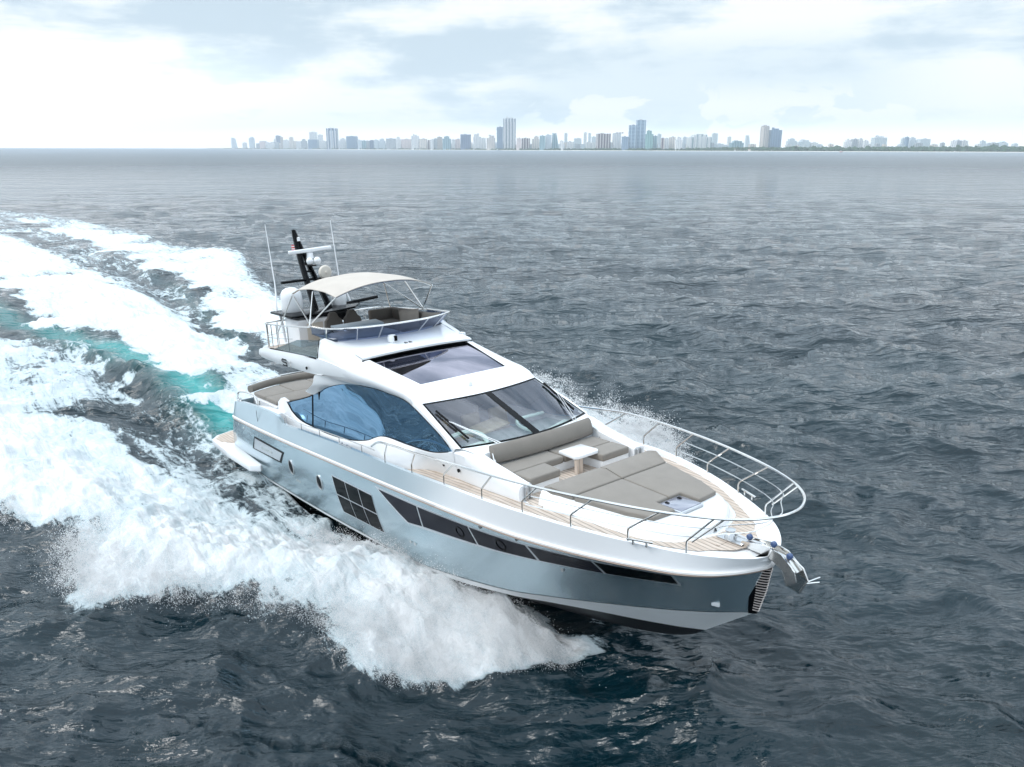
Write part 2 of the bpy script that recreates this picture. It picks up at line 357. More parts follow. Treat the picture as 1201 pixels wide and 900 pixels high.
    L.new(M('MULTIPLY', mr(vl.outputs['Value'], 200, 2500, 0., 1.), mr(wp_, .35, .65, .55, 1.25)), fm_.inputs[0])  # base colour pales with distance, standing in for the far sky reflection
    tealf = M('MULTIPLY', aT, mr(noise(pos, .9, 5, .6, .8), .3, .6, .82, 1.))
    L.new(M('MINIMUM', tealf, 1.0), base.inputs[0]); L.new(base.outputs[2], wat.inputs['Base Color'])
    # foam
    cmb = N.new('ShaderNodeCombineXYZ'); L.new(aU, cmb.inputs[0]); L.new(aV, cmb.inputs[1])
    f1 = noise(cmb.outputs[0], 1.0, 10, .72, 1.3, (.35, 1.6, 1), .4); f2 = noise(pos, 2.2, 9, .74, .7); f3 = noise(cmb.outputs[0], .30, 8, .66, .9, (.3, 1.4, 1), .25)
    fn = M('ADD', M('ADD', M('MULTIPLY', f1, .42), M('MULTIPLY', f2, .33)), M('MULTIPLY', f3, .25))
    thr = M('SUBTRACT', .685, M('MULTIPLY', aF, .33))
    ff = mr(M('SUBTRACT', fn, thr), -.015, .055)
    ff = M('MULTIPLY', ff, mr(aF, .02, .12))
    # lacy veins where foam thins out
    fb = N.new('ShaderNodeBsdfPrincipled'); fb.inputs['Roughness'].default_value = .75; fb.inputs['Specular IOR Level'].default_value = .2
    fc = N.new('ShaderNodeMix'); fc.data_type = 'RGBA'; L.new(mr(M('SUBTRACT', fn, thr), .0, .26), fc.inputs[0]); fc.inputs[6].default_value = (.54, .63, .66, 1); fc.inputs[7].default_value = (.89, .895, .895, 1)
    L.new(fc.outputs[2], fb.inputs['Base Color'])
    fh = M('ADD', M('MULTIPLY', f2, .5), M('MULTIPLY', f1, .9))
    fbp = N.new('ShaderNodeBump'); fbp.inputs['Strength'].default_value = .8; fbp.inputs['Distance'].default_value = .35; L.new(fh, fbp.inputs['Height']); L.new(fbp.outputs[0], fb.inputs['Normal'])
    mx = N.new('ShaderNodeMixShader'); L.new(ff, mx.inputs[0]); L.new(wat.outputs[0], mx.inputs[1]); L.new(fb.outputs[0], mx.inputs[2]); L.new(mx.outputs[0], out.inputs[0])
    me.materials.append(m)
    return o
build_sea()
# ------------------------------------------------------------------ spray
def build_spray():
    r = np.random.default_rng(33)
    P = []; 
    def add(n, ulo, uhi, vf, spread, zmax, zpow=1.6, clump=140, jit=.22, pw=1.0):
        nc = max(1, n//clump); u = ulo+(uhi-ulo)*r.random(nc)**pw; t = r.random(nc); v = vf(u, t)+r.normal(size=nc)*spread
        z0 = r.random(nc)**zpow*zmax
        m = np.repeat(np.arange(nc), clump); k = len(m); s = (jit*(.3+1.2*r.random(nc)**2))[m]; L_ = r.normal(size=k)*.28*(r.random(nc)**2)[m]*3; an = r.normal(size=nc)[m]*.7
        uu = u[m]+r.normal(size=k)*s-np.abs(L_)*np.cos(an); vv = v[m]+r.normal(size=k)*s*.7+np.sign(v[m])*np.abs(L_)*np.sin(an)*.5; zz = z0[m]+np.abs(r.normal(size=k))*s*.9
        P.append(np.stack([uu, vv, zz], 1))
    hbu = lambda u: -np.interp(u, [8, 13, 15.4, 16.6], [2.35, 2.15, 1.75, 1.3])
    # starboard: leading edge, outer fringe, sheet off the chine
    add(70000, 13.4, 17.5, lambda u, t: lerp(hbu(u), st_out(u)*1.04, t), .15, .45, 1.8)
    add(90000, 4, 15.6, lambda u, t: st_out(u)*(.82+.2*t), .25, .35, 2.2)
    add(30000, -6, 6, lambda u, t: st_out(u)*(.85+.2*t), .35, .3, 2.2)
    add(36000, 8.0, 16.8, lambda u, t: lerp(hbu(u), st_in(u)-1.6, t), .12, .22, 2)
    # port: thrown higher, seen over the foredeck
    add(110000, 4, 14.6, lambda u, t: lerp(po_lo(u)+2.4, po_hi(u)*.98, t), .25, .7, 2.2)
    add(30000, 7, 12.5, lambda u, t: po_hi(u)*(.86+.1*t), .25, .5, 2.2)
    add(30000, 3, -14, lambda u, t: po_hi(u)*(.9+.08*t), .35, .5, 2)
    p = np.vstack(P); u, v, z = p.T
    keep = ~((np.abs(v) < np.interp(u, [-1.9, 10, 14, 17, 19], [2.75, 2.6, 2.1, 1.2, .3])) & (u > -1.9) & (u < 19)); u, v, z = u[keep], v[keep], z[keep]
    x = BX+u*CH[0]+v*CN[0]; y = BY+u*CH[1]+v*CN[1]
    w_ = wake(x, y); h = sea_height(x, y)[0]*.6+w_[4]; z = h+z+.02
    kp = r.random(len(x)) < np.clip(w_[2]*1.9-.35, .012, 1); x, y, z = x[kp], y[kp], z[kp]
    n = len(x); size = (.0045+.011*r.random(n)**3)*np.clip(np.hypot(x, y)/18, .8, 3.2)
    tet = np.array([(1, 1, 1), (1, -1, -1), (-1, 1, -1), (-1, -1, 1)])/1.732
    q = r.normal(size=(n, 4)); q /= np.linalg.norm(q, axis=1)[:, None]; a, b, c, d = q.T
    R_ = np.stack([1-2*(c*c+d*d), 2*(b*c-a*d), 2*(b*d+a*c), 2*(b*c+a*d), 1-2*(b*b+d*d), 2*(c*d-a*b), 2*(b*d-a*c), 2*(c*d+a*b), 1-2*(b*b+c*c)], 1).reshape(n, 3, 3)
    T_ = np.einsum('nij,kj->nki', R_, tet)*size[:, None, None]*np.array([1, 1, 1.0])
    V = (T_+np.stack([x, y, z], 1)[:, None, :]).reshape(-1, 3)
    f = np.array([(0, 1, 2), (0, 3, 1), (0, 2, 3), (1, 3, 2)]); Fc = (f[None]+4*np.arange(n)[:, None, None]).reshape(-1, 3)
    me = bpy.data.meshes.new('sea_spray'); me.vertices.add(len(V)); me.vertices.foreach_set('co', V.astype(np.float32).ravel())
    me.loops.add(Fc.size); me.loops.foreach_set('vertex_index', Fc.astype(np.int32).ravel()); me.polygons.add(len(Fc))
    me.polygons.foreach_set('loop_start', (3*np.arange(len(Fc))).astype(np.int32)); me.polygons.foreach_set('loop_total', np.full(len(Fc), 3, np.int32)); me.update(calc_edges=True)
    me.polygons.foreach_set('use_smooth', np.ones(len(Fc), bool))
    m = bpy.data.materials.new('spray_drops'); m.use_nodes = True; nt = m.node_tree; N = nt.nodes; N.clear(); o_ = N.new('ShaderNodeOutputMaterial')
    d_ = N.new('ShaderNodeBsdfDiffuse'); d_.inputs[0].default_value = (.98, .98, .98, 1); t_ = N.new('ShaderNodeBsdfTranslucent'); t_.inputs[0].default_value = (.98, .98, .98, 1); mx = N.new('ShaderNodeMixShader'); mx.inputs[0].default_value = .5
    nt.links.new(d_.outputs[0], mx.inputs[1]); nt.links.new(t_.outputs[0], mx.inputs[2]); nt.links.new(mx.outputs[0], o_.inputs[0]); me.materials.append(m)
    o = bpy.data.objects.new('sea_spray', me); COL.objects.link(o); tag(o, 'white spray thrown up along the hull and wake', kind='stuff')
build_spray()
# ------------------------------------------------------------------ far shore
CT, ST_ = math.cos(th), math.sin(th)
def yh_photo(px): return np.interp(px, [0, 260, 600, 900, 1201], [177, 174.2, 172.6, 173.0, 175.2])
def dist(px): return np.interp(px, [200, 260, 420, 600, 900, 1201, 1500], [9500, 7600, 5800, 4700, 4000, 3500, 3200])
def wx(px, D): return (px-600.5)/F*(D*CT+CAMZ*ST_)
def wz_(px, py, D):
    py = py-yh_photo(px)+HOR+.6; t = (450-py)/F; return CAMZ+D*(t*CT-ST_)/(CT+t*ST_)
def facade(name, wall, glass_, sx, sz, vert=.5, hor=.4):
    if name in MATS: return MATS[name]
    m = bpy.data.materials.new(name); m.use_nodes = True; MATS[name] = m; nt = m.node_tree; N = nt.nodes; L = nt.links; b = N['Principled BSDF']
    tc = N.new('ShaderNodeTexCoord'); sp = N.new('ShaderNodeSeparateXYZ'); L.new(tc.outputs['Object'], sp.inputs[0])
    def M(op, a, b_):
        n = N.new('ShaderNodeMath'); n.operation = op
        for k, q in enumerate((a, b_)):
            if isinstance(q, (int, float)): n.inputs[k].default_value = q
            else: L.new(q, n.inputs[k])
        return n.outputs[0]
    a = M('LESS_THAN', M('FRACT', M('DIVIDE', M('ADD', sp.outputs[0], sp.outputs[1]), sx), 0.), vert) ; c = M('LESS_THAN', M('FRACT', M('DIVIDE', sp.outputs[2], sz), 0.), hor)
    f = M('MULTIPLY', a, 1.0) if hor >= 1 else M('MULTIPLY', a, c)
    mx = N.new('ShaderNodeMix'); mx.data_type = 'RGBA'; L.new(f, mx.inputs[0]); mx.inputs[6].default_value = (*wall, 1); mx.inputs[7].default_value = (*glass_, 1); L.new(mx.outputs[2], b.inputs['Base Color'])
    r = N.new('ShaderNodeMapRange'); L.new(f, r.inputs[0]); r.inputs[3].default_value = .8; r.inputs[4].default_value = .25; L.new(r.outputs[0], b.inputs['Roughness'])
    return m
FM = {
 'white': facade('white_facade', (.74, .74, .73), (.22, .27, .32), 9, 3.6, .55, .45),
 'cream': facade('cream_facade', (.70, .64, .58), (.25, .26, .28), 11, 3.6, .5, .45),
 'pink': facade('pinkish_facade', (.68, .58, .56), (.3, .28, .3), 10, 3.6, .5, .4),
 'pale': facade('pale_blue_facade', (.58, .63, .66), (.30, .38, .45), 8, 3.6, .6, .5),
 'grey': facade('grey_facade', (.42, .45, .47), (.14, .17, .2), 9, 3.6, .5, .5),
 'blue': facade('blue_glass_facade', (.26, .35, .44), (.13, .20, .29), 12, 4.2, .8, .7),
 'navy': facade('navy_facade', (.19, .25, .34), (.10, .14, .22), 12, 4.2, .8, .7),
 'navystripe': facade('navy_striped_facade', (.50, .55, .60), (.04, .09, .18), 26, 4, .62, 1),
 'rib': facade('ribbed_pale_facade', (.60, .62, .63), (.14, .19, .24), 17, 3.6, .42, 1),
 'teal': facade('teal_facade', (.30, .43, .46), (.08, .19, .24), 13, 3.8, .6, .6),
 'green': facade('green_glass_facade', (.25, .42, .40), (.10, .25, .25), 13, 3.8, .6, .6),
 'brown': facade('brown_striped_facade', (.55, .50, .48), (.12, .09, .10), 15, 3.6, .6, 1),
 'glass': facade('sky_glass_facade', (.42, .52, .60), (.07, .16, .27), 20, 7.0, .75, .6),
 'wide': facade('ribbed_white_facade', (.70, .72, .70), (.25, .34, .36), 24, 3.6, .35, 1),
 'beige': facade('beige_grid_facade', (.52, .48, .44), (.20, .20, .20), 7, 3.6, .5, .55),
}
words = {'white': 'white', 'cream': 'cream', 'pink': 'pinkish beige', 'pale': 'pale blue', 'grey': 'grey', 'blue': 'blue glass', 'navy': 'dark blue', 'navystripe': 'dark blue striped', 'rib': 'pale grey ribbed', 'teal': 'blue-green', 'green': 'green glass', 'brown': 'brown striped', 'glass': 'blue glass', 'wide': 'wide ribbed white', 'beige': 'beige grid-fronted'}
ROOFM = mat('roof_concrete', (.5, .5, .5), .8)
BL = [ # x0,x1,top,style,shape,extra distance
 (271, 277, 161.5, 'pale', 'slant', 0), (284, 288.5, 167.5, 'white', '', 0), (292, 297.5, 160.5, 'pale', 'dome', 0), (300, 304, 168.4, 'grey', '', 0), (304, 310, 166, 'pink', '', 0),
 (311, 316, 167.4, 'white', '', 0), (316, 321, 166.8, 'white', 'step', 0), (321.2, 323.4, 163, 'white', '', 200), (323.5, 328.5, 159, 'navy', '', 300), (329, 331.5, 160.5, 'beige', '', 0), (331.6, 338.8, 164, 'white', 'step', 0),
 (339.2, 343.5, 160.7, 'cream', '', 0), (347, 352.8, 166, 'white', '', 0), (353, 359, 163, 'grey', 'step', 0), (363, 371, 154.5, 'white', 'mast', 350), (361, 371.8, 163.3, 'blue', '', 0), (373, 378, 157.5, 'white', '', 300), (376, 382, 165, 'white', '', 0),
 (383, 395, 150, 'navystripe', 'masts', 0), (396.5, 405, 162, 'white', 'step', 0), (406, 418, 159, 'blue', '', 0), (419, 424, 163.5, 'pale', '', 0), (424.2, 429, 164, 'teal', '', 0), (429.2, 433, 164.2, 'grey', '', 0), (433.2, 438, 163.5, 'navy', '', 100),
 (438.2, 443, 163, 'pale', '', 0), (443.3, 451, 162, 'pale', 'step', 0), (452.5, 463, 161.5, 'grey', '', 0), (464, 470, 160, 'white', 'step', 0), (470.5, 481, 162, 'pink', '', 0), (482, 490.5, 158, 'white', 'crown', 0), (491, 500, 161.5, 'cream', '', 0),
 (501, 504, 163, 'brown', '', 0), (504.3, 508, 162, 'white', '', 0), (508.3, 512, 161, 'grey', '', 0), (512.3, 518, 159, 'beige', '', 100), (518.5, 528, 158.5, 'teal', 'step', 0), (529, 533, 162, 'white', '', 0), (533.4, 539, 161.5, 'pink', '', 0),
 (539.5, 551.5, 156, 'navy', '', 0), (554.5, 563.8, 155.5, 'white', 'step', 0), (564.2, 569, 160, 'white', '', 0), (570, 580, 157, 'cream', 'step', 0), (582, 589.2, 147, 'blue', '', 0), (589.6, 604, 137, 'rib', 'crown', 0),
 (605, 611, 160, 'pink', '', 0), (611.3, 621, 160, 'brown', '', 0), (623, 631.8, 158, 'cream', 'step', 0), (632.2, 638.8, 157, 'teal', '', 0), (639.2, 646, 156, 'pale', '', 0), (646.3, 655, 153.5, 'teal', 'slant', 0), (656, 660, 163, 'white', '', 0),
 (661, 664.5, 154, 'pale', '', 1900), (664, 672, 164, 'white', '', 0), (672.5, 681, 160, 'pale', '', 1700), (683.5, 687, 153, 'white', '', 2100), (689, 692, 154, 'pale', '', 2100), (693, 698, 158, 'pale', '', 1800), (699, 715, 154.5, 'brown', '', 0),
 (718, 727, 154, 'white', 'canopy', 0), (728.5, 736, 158, 'blue', '', 0), (736.5, 744.8, 144.5, 'glass', '', 0), (745, 755.5, 138.5, 'glass', '', 0), (756.5, 764.8, 151, 'green', 'step', 0), (765.2, 769.6, 157, 'teal', '', 0), (770, 774, 155, 'pale', '', 500),
 (774.4, 778, 159.5, 'brown', '', 0), (778.3, 783.5, 160, 'white', '', 0), (784, 791, 158.5, 'cream', '', 0), (791.4, 799, 159, 'white', 'step', 0), (800, 805, 158.5, 'pale', '', 300), (806.5, 833, 155.5, 'wide', 'step', 0), (834, 840, 154, 'pale', '', 1500),
 (852, 856, 158, 'white', '', 2000), (856.5, 871, 163, 'teal', 'step', 0), (873, 879, 156, 'pale', 'slant', 2000), (890.5, 900.5, 145, 'beige', 'round', 0), (901.5, 914.5, 150, 'blue', 'crown', 0), (923, 933, 160.5, 'pale', 'step', 1200),
 (936, 949, 162, 'pale', 'step', 1200), (950, 958, 165, 'white', '', 1200), (990, 997.5, 161.8, 'white', 'step', 0), (998, 1004.5, 161.2, 'grey', '', 0), (1005, 1011.5, 161, 'white', 'step', 0), (1012, 1017, 163, 'white', '', 0), (1024, 1038, 159.5, 'pale', 'crown', 500),
 (1056, 1060, 160.5, 'pale', '', 300), (1060.3, 1063.5, 159, 'blue', '', 300), (1065, 1073.5, 160, 'pale', 'step', 300), (1077, 1089, 161.5, 'pale', '', 900), (1115, 1119.6, 163.8, 'white', '', 0), (1120.2, 1126, 163.2, 'grey', '', 0), (1126.6, 1133, 163.6, 'white', '', 0),
 (1149, 1154, 164, 'pale', '', 900), (1155, 1162, 167, 'pale', '', 900), (1171, 1178, 164, 'pale', 'dome', 900)]
LAND = {0: 'slanted pale tower at the far left end', 18: 'two-masted dark blue striped tower', 44: 'tallest ribbed tower', 62: 'taller of the two joined glass towers', 77: 'round beige tower', 86: 'lone wide lavender block'}
LAND = {}
def find(x): return min(range(len(BL)), key=lambda i: abs(BL[i][0]-x))
for x, t in ((271, 'slanted pale blue tower that ends the row on the left'), (383, 'twin-masted striped tower'), (589.6, 'tallest ribbed tower'), (745, 'taller of the twin glass towers'), (890.5, 'round beige tower'), (1024, 'lone flat pale block among trees'), (1171, 'last small dome-topped block on the right')): LAND[find(x)] = t
ORD = ['', 'first', 'second', 'third', 'fourth', 'fifth', 'sixth', 'seventh', 'eighth', 'ninth', 'tenth', 'eleventh', 'twelfth', 'thirteenth', 'fourteenth', 'fifteenth', 'sixteenth', 'seventeenth']
for i, (x0, x1, top, st, shp, dd) in enumerate(BL):
    c = .5*(x0+x1); D = dist(c)+60+dd+(i % 3)*35; w = wx(x1, D)-wx(x0, D); hgt = wz_(c, top, D); dep = min(max(w*.8, 18), 60)
    root = empty('high_rise'); root.location = (wx(c, D), D+dep/2, 0)
    wall = MB(); hw = w/2
    if shp == 'round': wall.lathe([(0, .5), (hw, .5), (hw, hgt*.96), (hw*.9, hgt*.965), (hw*.9, hgt), (0, hgt)], (0, 0, 0), 28)
    elif shp == 'slant': wall.add([(-hw, -dep/2, .5), (hw, -dep/2, .5), (hw, dep/2, .5), (-hw, dep/2, .5), (-hw*.8, -dep/2, hgt), (hw*.3, -dep/2, hgt*.9), (hw*.3, dep/2, hgt*.9), (-hw*.8, dep/2, hgt)], [[0, 1, 5, 4], [1, 2, 6, 5], [2, 3, 7, 6], [3, 0, 4, 7], [4, 5, 6, 7]])
    elif shp == 'dome': wall.prism([(-hw, -dep/2), (hw, -dep/2), (hw, dep/2), (-hw, dep/2)], .5, hgt*.88); wall.lathe([(hw*.98, hgt*.88), (hw*.85, hgt*.95), (hw*.5, hgt), (0, hgt*1.01)], (0, 0, 0), 20)
    elif shp == 'step': k = ((i*37) % 5)/10-.2; wall.prism([(-hw, -dep/2), (hw, -dep/2), (hw, dep/2), (-hw, dep/2)], .5, hgt*.84); wall.prism([(hw*(k-.6), -dep/2+1), (hw*(k+.6), -dep/2+1), (hw*(k+.6), dep/2-1), (hw*(k-.6), dep/2-1)], hgt*.84, hgt)
    else: wall.prism([(-hw, -dep/2), (hw, -dep/2), (hw, dep/2), (-hw, dep/2)], .5, hgt)
    wall.build('tower_wall', FM[st], root, smooth=(shp in ('round', 'dome')))
    rp = MB(); q = ((i*53) % 7)/14-.25
    if shp != 'dome': rp.box((hw*q, 0, hgt+1.6 if shp != 'slant' else hgt*.96), (hw*.55, dep*.4, 5)); rp.build('roof_plant_room', ROOFM, root, smooth=False)
    if shp in ('mast', 'masts'):
        for kx in ((-.4, .25) if shp == 'masts' else (.3,)):
            m_ = MB(); m_.tube([(hw*kx, 0, hgt), (hw*kx, 0, hgt+16)], 1.6, 6); m_.build('roof_mast', ROOFM, root)
    if shp == 'crown': m_ = MB(); m_.box((0, 0, hgt+3), (w*.55, dep*.5, 8)); m_.box((-w*.2, 0, hgt+8), (w*.15, dep*.3, 8)); m_.build('roof_crown', FM['white' if st != 'blue' else 'blue'], root, smooth=False)
    if shp == 'canopy': m_ = MB(); m_.box((w*.35, 0, hgt+2), (w*1.0, dep*.6, 4)); m_.build('roof_canopy', FM['brown'], root, smooth=False)
    # balcony stacks standing proud of the seaward face
    if w > 60 and st in ('rib', 'wide', 'white', 'cream', 'navystripe', 'glass', 'pink') and shp != 'round':
        nb = 4 if w < 110 else 6
        for b_ in range(nb):
            m_ = MB(); m_.box((-hw+w*(b_+.5)/nb, -dep/2-1.2, hgt*.46), (w/nb*.4, 2.4, hgt*.86)); m_.build('balcony_stack', FM['white'] if st != 'glass' else FM['glass'], root, smooth=False)
    wd = words[st]; tall = 'tall' if hgt > 105 else ('low' if hgt < 55 else 'mid-height'); shape = {'': 'slab', 'slant': 'slant-topped tower', 'dome': 'round-topped tower', 'step': 'step-topped block', 'mast': 'masted block', 'masts': 'twin-masted tower', 'crown': 'crowned block', 'round': 'round tower', 'canopy': 'canopy-topped block'}[shp]
    if i in LAND: lab = {271: 'pale blue slant-topped tower that ends the skyline on the left', 383: 'dark blue and white striped tower with two roof masts', 589.6: 'tallest tower of the skyline, pale grey with vertical ribs', 745: 'taller of the twin joined blue glass towers', 890.5: 'round beige tower with a pale cap beside a blue block', 1024: 'lone flat pale blue block above the green trees', 1171: 'small dome-topped pale block that ends the skyline on the right'}[x0]
    else:
        k = min(LAND, key=lambda q: (abs(q-i), q)); n_ = abs(k-i); lab = '%s %s %s, %s building %s of the %s' % (tall, wd, shape, ORD[n_], 'right' if i > k else 'left', {271: 'slanted tower ending the row', 383: 'two-masted striped tower', 589.6: 'tallest ribbed tower', 745: 'taller glass twin', 890.5: 'round beige tower', 1024: 'lone flat block', 1171: 'last dome-topped block'}[BL[k][0]])
    tag(root, lab, 'building', 'high rises along the far shore')
# the continuous line of low blocks between the towers
r3 = np.random.default_rng(5); px_ = 300.
while px_ < 1190:
    wpx = r3.uniform(3, 8); px_ += wpx*(.8 if px_ < 860 else 2.6)+r3.uniform(0, 3); 
    D = dist(px_)+230+r3.uniform(0, 200); w = wpx/F*D; top = r3.uniform(164.5, 168.2) if px_ < 860 else r3.uniform(166, 168.5); hgt = wz_(px_, top, D); k_ = ('white', 'cream', 'pale', 'grey')[r3.integers(0, 4)]
    root = empty('low_block'); root.location = (wx(px_, D), D+15, 0)
    m_ = MB(); m_.prism([(-w/2, -12), (w/2, -12), (w/2, 12), (-w/2, 12)], .5, hgt); m_.build('block_wall', FM[k_], root, smooth=False)
    m_ = MB(); m_.box((w*r3.uniform(-.25, .25), 0, hgt+1.2), (w*.4, 12, 3)); m_.build('block_roof_room', ROOFM, root, smooth=False)
    tag(root, {'white': 'small low white block in the back row behind the shore towers', 'cream': 'small low cream block in the back row behind the shore towers', 'pale': 'small low pale blue block in the back row behind the shore towers', 'grey': 'small low grey block in the back row behind the shore towers'}[k_], 'building', 'low %s blocks behind the far towers' % k_)
# beach, land and tree belt
pxs = np.linspace(240, 1420, 240)
def shoreline(px): return np.array([wx(px, dist(px)), dist(px)])
mb = MB(); rows = [[], [], []]
for px in pxs:
    a = shoreline(px); wv = 10*math.sin(px*.05)+5*math.sin(px*.21)
    rows[0].append((a[0], a[1]-20+wv, -.4)); rows[1].append((a[0], a[1]+18, 1.6)); rows[2].append((a[0]*1.02, a[1]+60, 2.2))
mb.grid(rows); tag(mb.build('beach', mat('pale_sand', (.72, .68, .60), .95), None), 'pale sand beach along the far shore', kind='structure')
mb = MB(); mb.grid([[(r[0], r[1], .9) for r in rows[2]], [(r[0]*1.5, r[1]+4500, 3) for r in rows[2]]]); tag(mb.build('land', nz(mat('far_ground', (.07, .10, .05), .95), .01, .3), None), 'flat green land behind the far beach', kind='structure')
TREE = nz(mat('far_foliage', (.035, .075, .03), .9), .08, .45)
mb = MB(); r_ = np.random.default_rng(21)
V = []; Fc = []
ico = bmesh.new(); bmesh.ops.create_icosphere(ico, subdivisions=2, radius=1); iv = np.array([v.co[:] for v in ico.verts]); ico.verts.index_update(); iF = [[v.index for v in f.verts] for f in ico.faces]; ico.free()
for px in np.r_[np.linspace(262, 1210, 1150), r_.uniform(830, 1210, 500)]:
    D = dist(px)+48+r_.uniform(0, 60); hh = np.interp(px, [262, 560, 800, 860, 1201], [7, 9, 13, 17, 22])*r_.uniform(.55, 1.1); 
    if r_.random() < .02 and px > 900: hh *= 1.45
    rr = r_.uniform(.5, .9)*hh; k = len(V); d = 1+.22*r_.normal(size=(len(iv), 1))
    P = iv*d*np.array([rr, rr*.7, hh*.52])+np.array([wx(px, D)+r_.uniform(-4, 4), D, hh*.5+1]); V += P.tolist(); Fc += [[i+k for i in f] for f in iF]
tag(mesh('tree_belt', V, Fc, TREE, None, smooth=False), 'dark green belt of trees behind the far beach', kind='stuff')
# low beach pavilions
for n_, (px, wpx, h_, mname) in enumerate(((880, 7, 9, 'cream'), (891, 9, 11, 'cream'), (902, 5, 8, 'white'), (862, 6, 10, 'white'), (930, 5, 8, 'cream'), (1129, 3, 7, 'white'), (1093, 3, 6, 'white'))):
    D = dist(px)+62; h_ *= .85; w = wpx/F*D; root = empty('beach_pavilion'); root.location = (wx(px, D), D, 1)
    m_ = MB(); m_.prism([(-w/2, -8), (w/2, -8), (w/2, 8), (-w/2, 8)], 0, h_); m_.build('pavilion_wall', FM[mname], root, smooth=False)
    m_ = MB(); m_.add([(-w/2-1, -9, h_), (w/2+1, -9, h_), (w/2+1, 9, h_), (-w/2-1, 9, h_), (-w/3, 0, h_+4), (w/3, 0, h_+4)], [[0, 1, 5, 4], [1, 2, 5], [2, 3, 4, 5], [3, 0, 4]]); m_.build('pavilion_roof', mat('terracotta_roof', (.42, .28, .2), .8), root, smooth=False)
    tag(root, ['low cream beach house left of the round beige tower', 'widest low cream beach house in front of the round beige tower', 'low white beach house below the blue block beside the round tower', 'low white beach house far left of the round beige tower', 'low cream beach house right of the blue block by the round tower', 'small white hut in the trees under the three-slab group on the right', 'small white hut in the trees left of the three-slab group'][n_], 'beach house', 'low houses on the far beach')
# two small boats off the beach
for (px, D, col, lab, L_) in ((583, 4300, (.85, .86, .86), 'tiny white motorboat off the beach below the tallest tower', 22), (986, 3300, (.55, .12, .08), 'tiny dark red boat off the beach on the right', 12)):
    root = empty('small_boat'); root.location = (wx(px, D), D, 0); root.rotation_euler = (0, 0, .3)
    m_ = MB(); m_.add([(-L_/2, -2.5, 2.2), (L_/2, 0, 3), (-L_/2, 2.5, 2.2), (-L_/2, -1.8, -.3), (L_/2*.8, 0, -.3), (-L_/2, 1.8, -.3)], [[0, 1, 2], [0, 3, 4, 1], [1, 4, 5, 2], [0, 2, 5, 3]]); m_.build('boat_hull', mat('boat_paint_%d' % px, col, .4), root, smooth=False)
    m_ = MB(); m_.box((-L_*.1, 0, 4), (L_*.4, 3, 3.4), None, .5); m_.build('boat_cabin', mat('boat_cabin_white', (.8, .8, .8), .4), root)
    tag(root, lab, 'boat')
# ------------------------------------------------------------------ haze
if HAZE:
    mb = MB(); R_ = 13500
    mb.add([(-R_, -R_, -3), (R_, -R_, -3), (R_, R_, -3), (-R_, R_, -3), (-R_, -R_, 420), (R_, -R_, 420), (R_, R_, 420), (-R_, R_, 420)], [[0, 3, 2, 1], [4, 5, 6, 7], [0, 1, 5, 4], [1, 2, 6, 5], [2, 3, 7, 6], [3, 0, 4, 7]])
    hm = bpy.data.materials.new('sea_haze'); hm.use_nodes = True; nt = hm.node_tree; nt.nodes.clear(); o_ = nt.nodes.new('ShaderNodeOutputMaterial'); v_ = nt.nodes.new('ShaderNodeVolumePrincipled')
    v_.inputs['Color'].default_value = (.86, .93, 1.0, 1); v_.inputs['Density'].default_value = HAZE; v_.inputs['Anisotropy'].default_value = 0.0; nt.links.new(v_.outputs[0], o_.inputs['Volume'])
    hz = mb.build('haze', hm, None, smooth=False); tag(hz, 'pale sea haze', kind='stuff')
# ------------------------------------------------------------------ yacht
def paint_hull():
    m = mat('silver_blue_paint', (.44, .555, .61), .25, .82)
    b = m.node_tree.nodes['Principled BSDF']; b.inputs['Coat Weight'].default_value = .6; b.inputs['Coat Roughness'].default_value = .04
    nz(m, .8, .05, coord='Object'); return m
GEL = nz(mat('white_gelcoat', (.80, .81, .82), .22, 0, Coat_Weight=.4, Coat_Roughness=.05), 1.5, .025)
SIL = paint_hull()
STEEL = mat('polished_steel', (.72, .71, .69), .16, 1.0)
STEELB = nz(mat('brushed_steel', (.55, .56, .57), .3, 1.0), 20, .1, vec_scale=(1, 8, 1))
BLACK = mat('black_gloss', (.003, .0035, .0045), .15, 0, Specular_IOR_Level=.08)
PANE = mat('dark_window_pane', (.003, .0045, .0055), .08, 0, Specular_IOR_Level=.04)
DARK = mat('dark_rubber', (.007, .0075, .008), .55, 0, Specular_IOR_Level=.08)
ANTI = nz(mat('black_bottom_paint', (.012, .013, .016), .5), 3, .3)
TINT = mat('tinted_window', (.014, .015, .023), .10, 0, Specular_IOR_Level=.08)
MIRROR = mat('blue_mirror_glass', (.125, .25, .375), .015, 1.0)
FAB = nz(mat('taupe_fabric', (.215, .193, .168), .9, 0, Sheen_Weight=.15), 3, .06, bump=.5, bscale=140)
FABD = nz(mat('dark_taupe_fabric', (.085, .074, .064), .9), 3, .08, bump=.5, bscale=140)
CANVAS = nz(mat('cream_canvas', (.50, .455, .405), .9), 2, .05, bump=.4, bscale=60)
CREAM = nz(mat('cream_trim', (.60, .55, .48), .5), 3, .05)
DASH = nz(mat('pale_green_dash', (.16, .19, .19), .5), 3, .08)
DASHL = mat('pale_green_leather', (.55, .66, .60), .5)
BLUEP = mat('blue_grey_rubber', (.05, .09, .20), .4)
WHITEP = mat('white_plastic', (.78, .79, .80), .3)
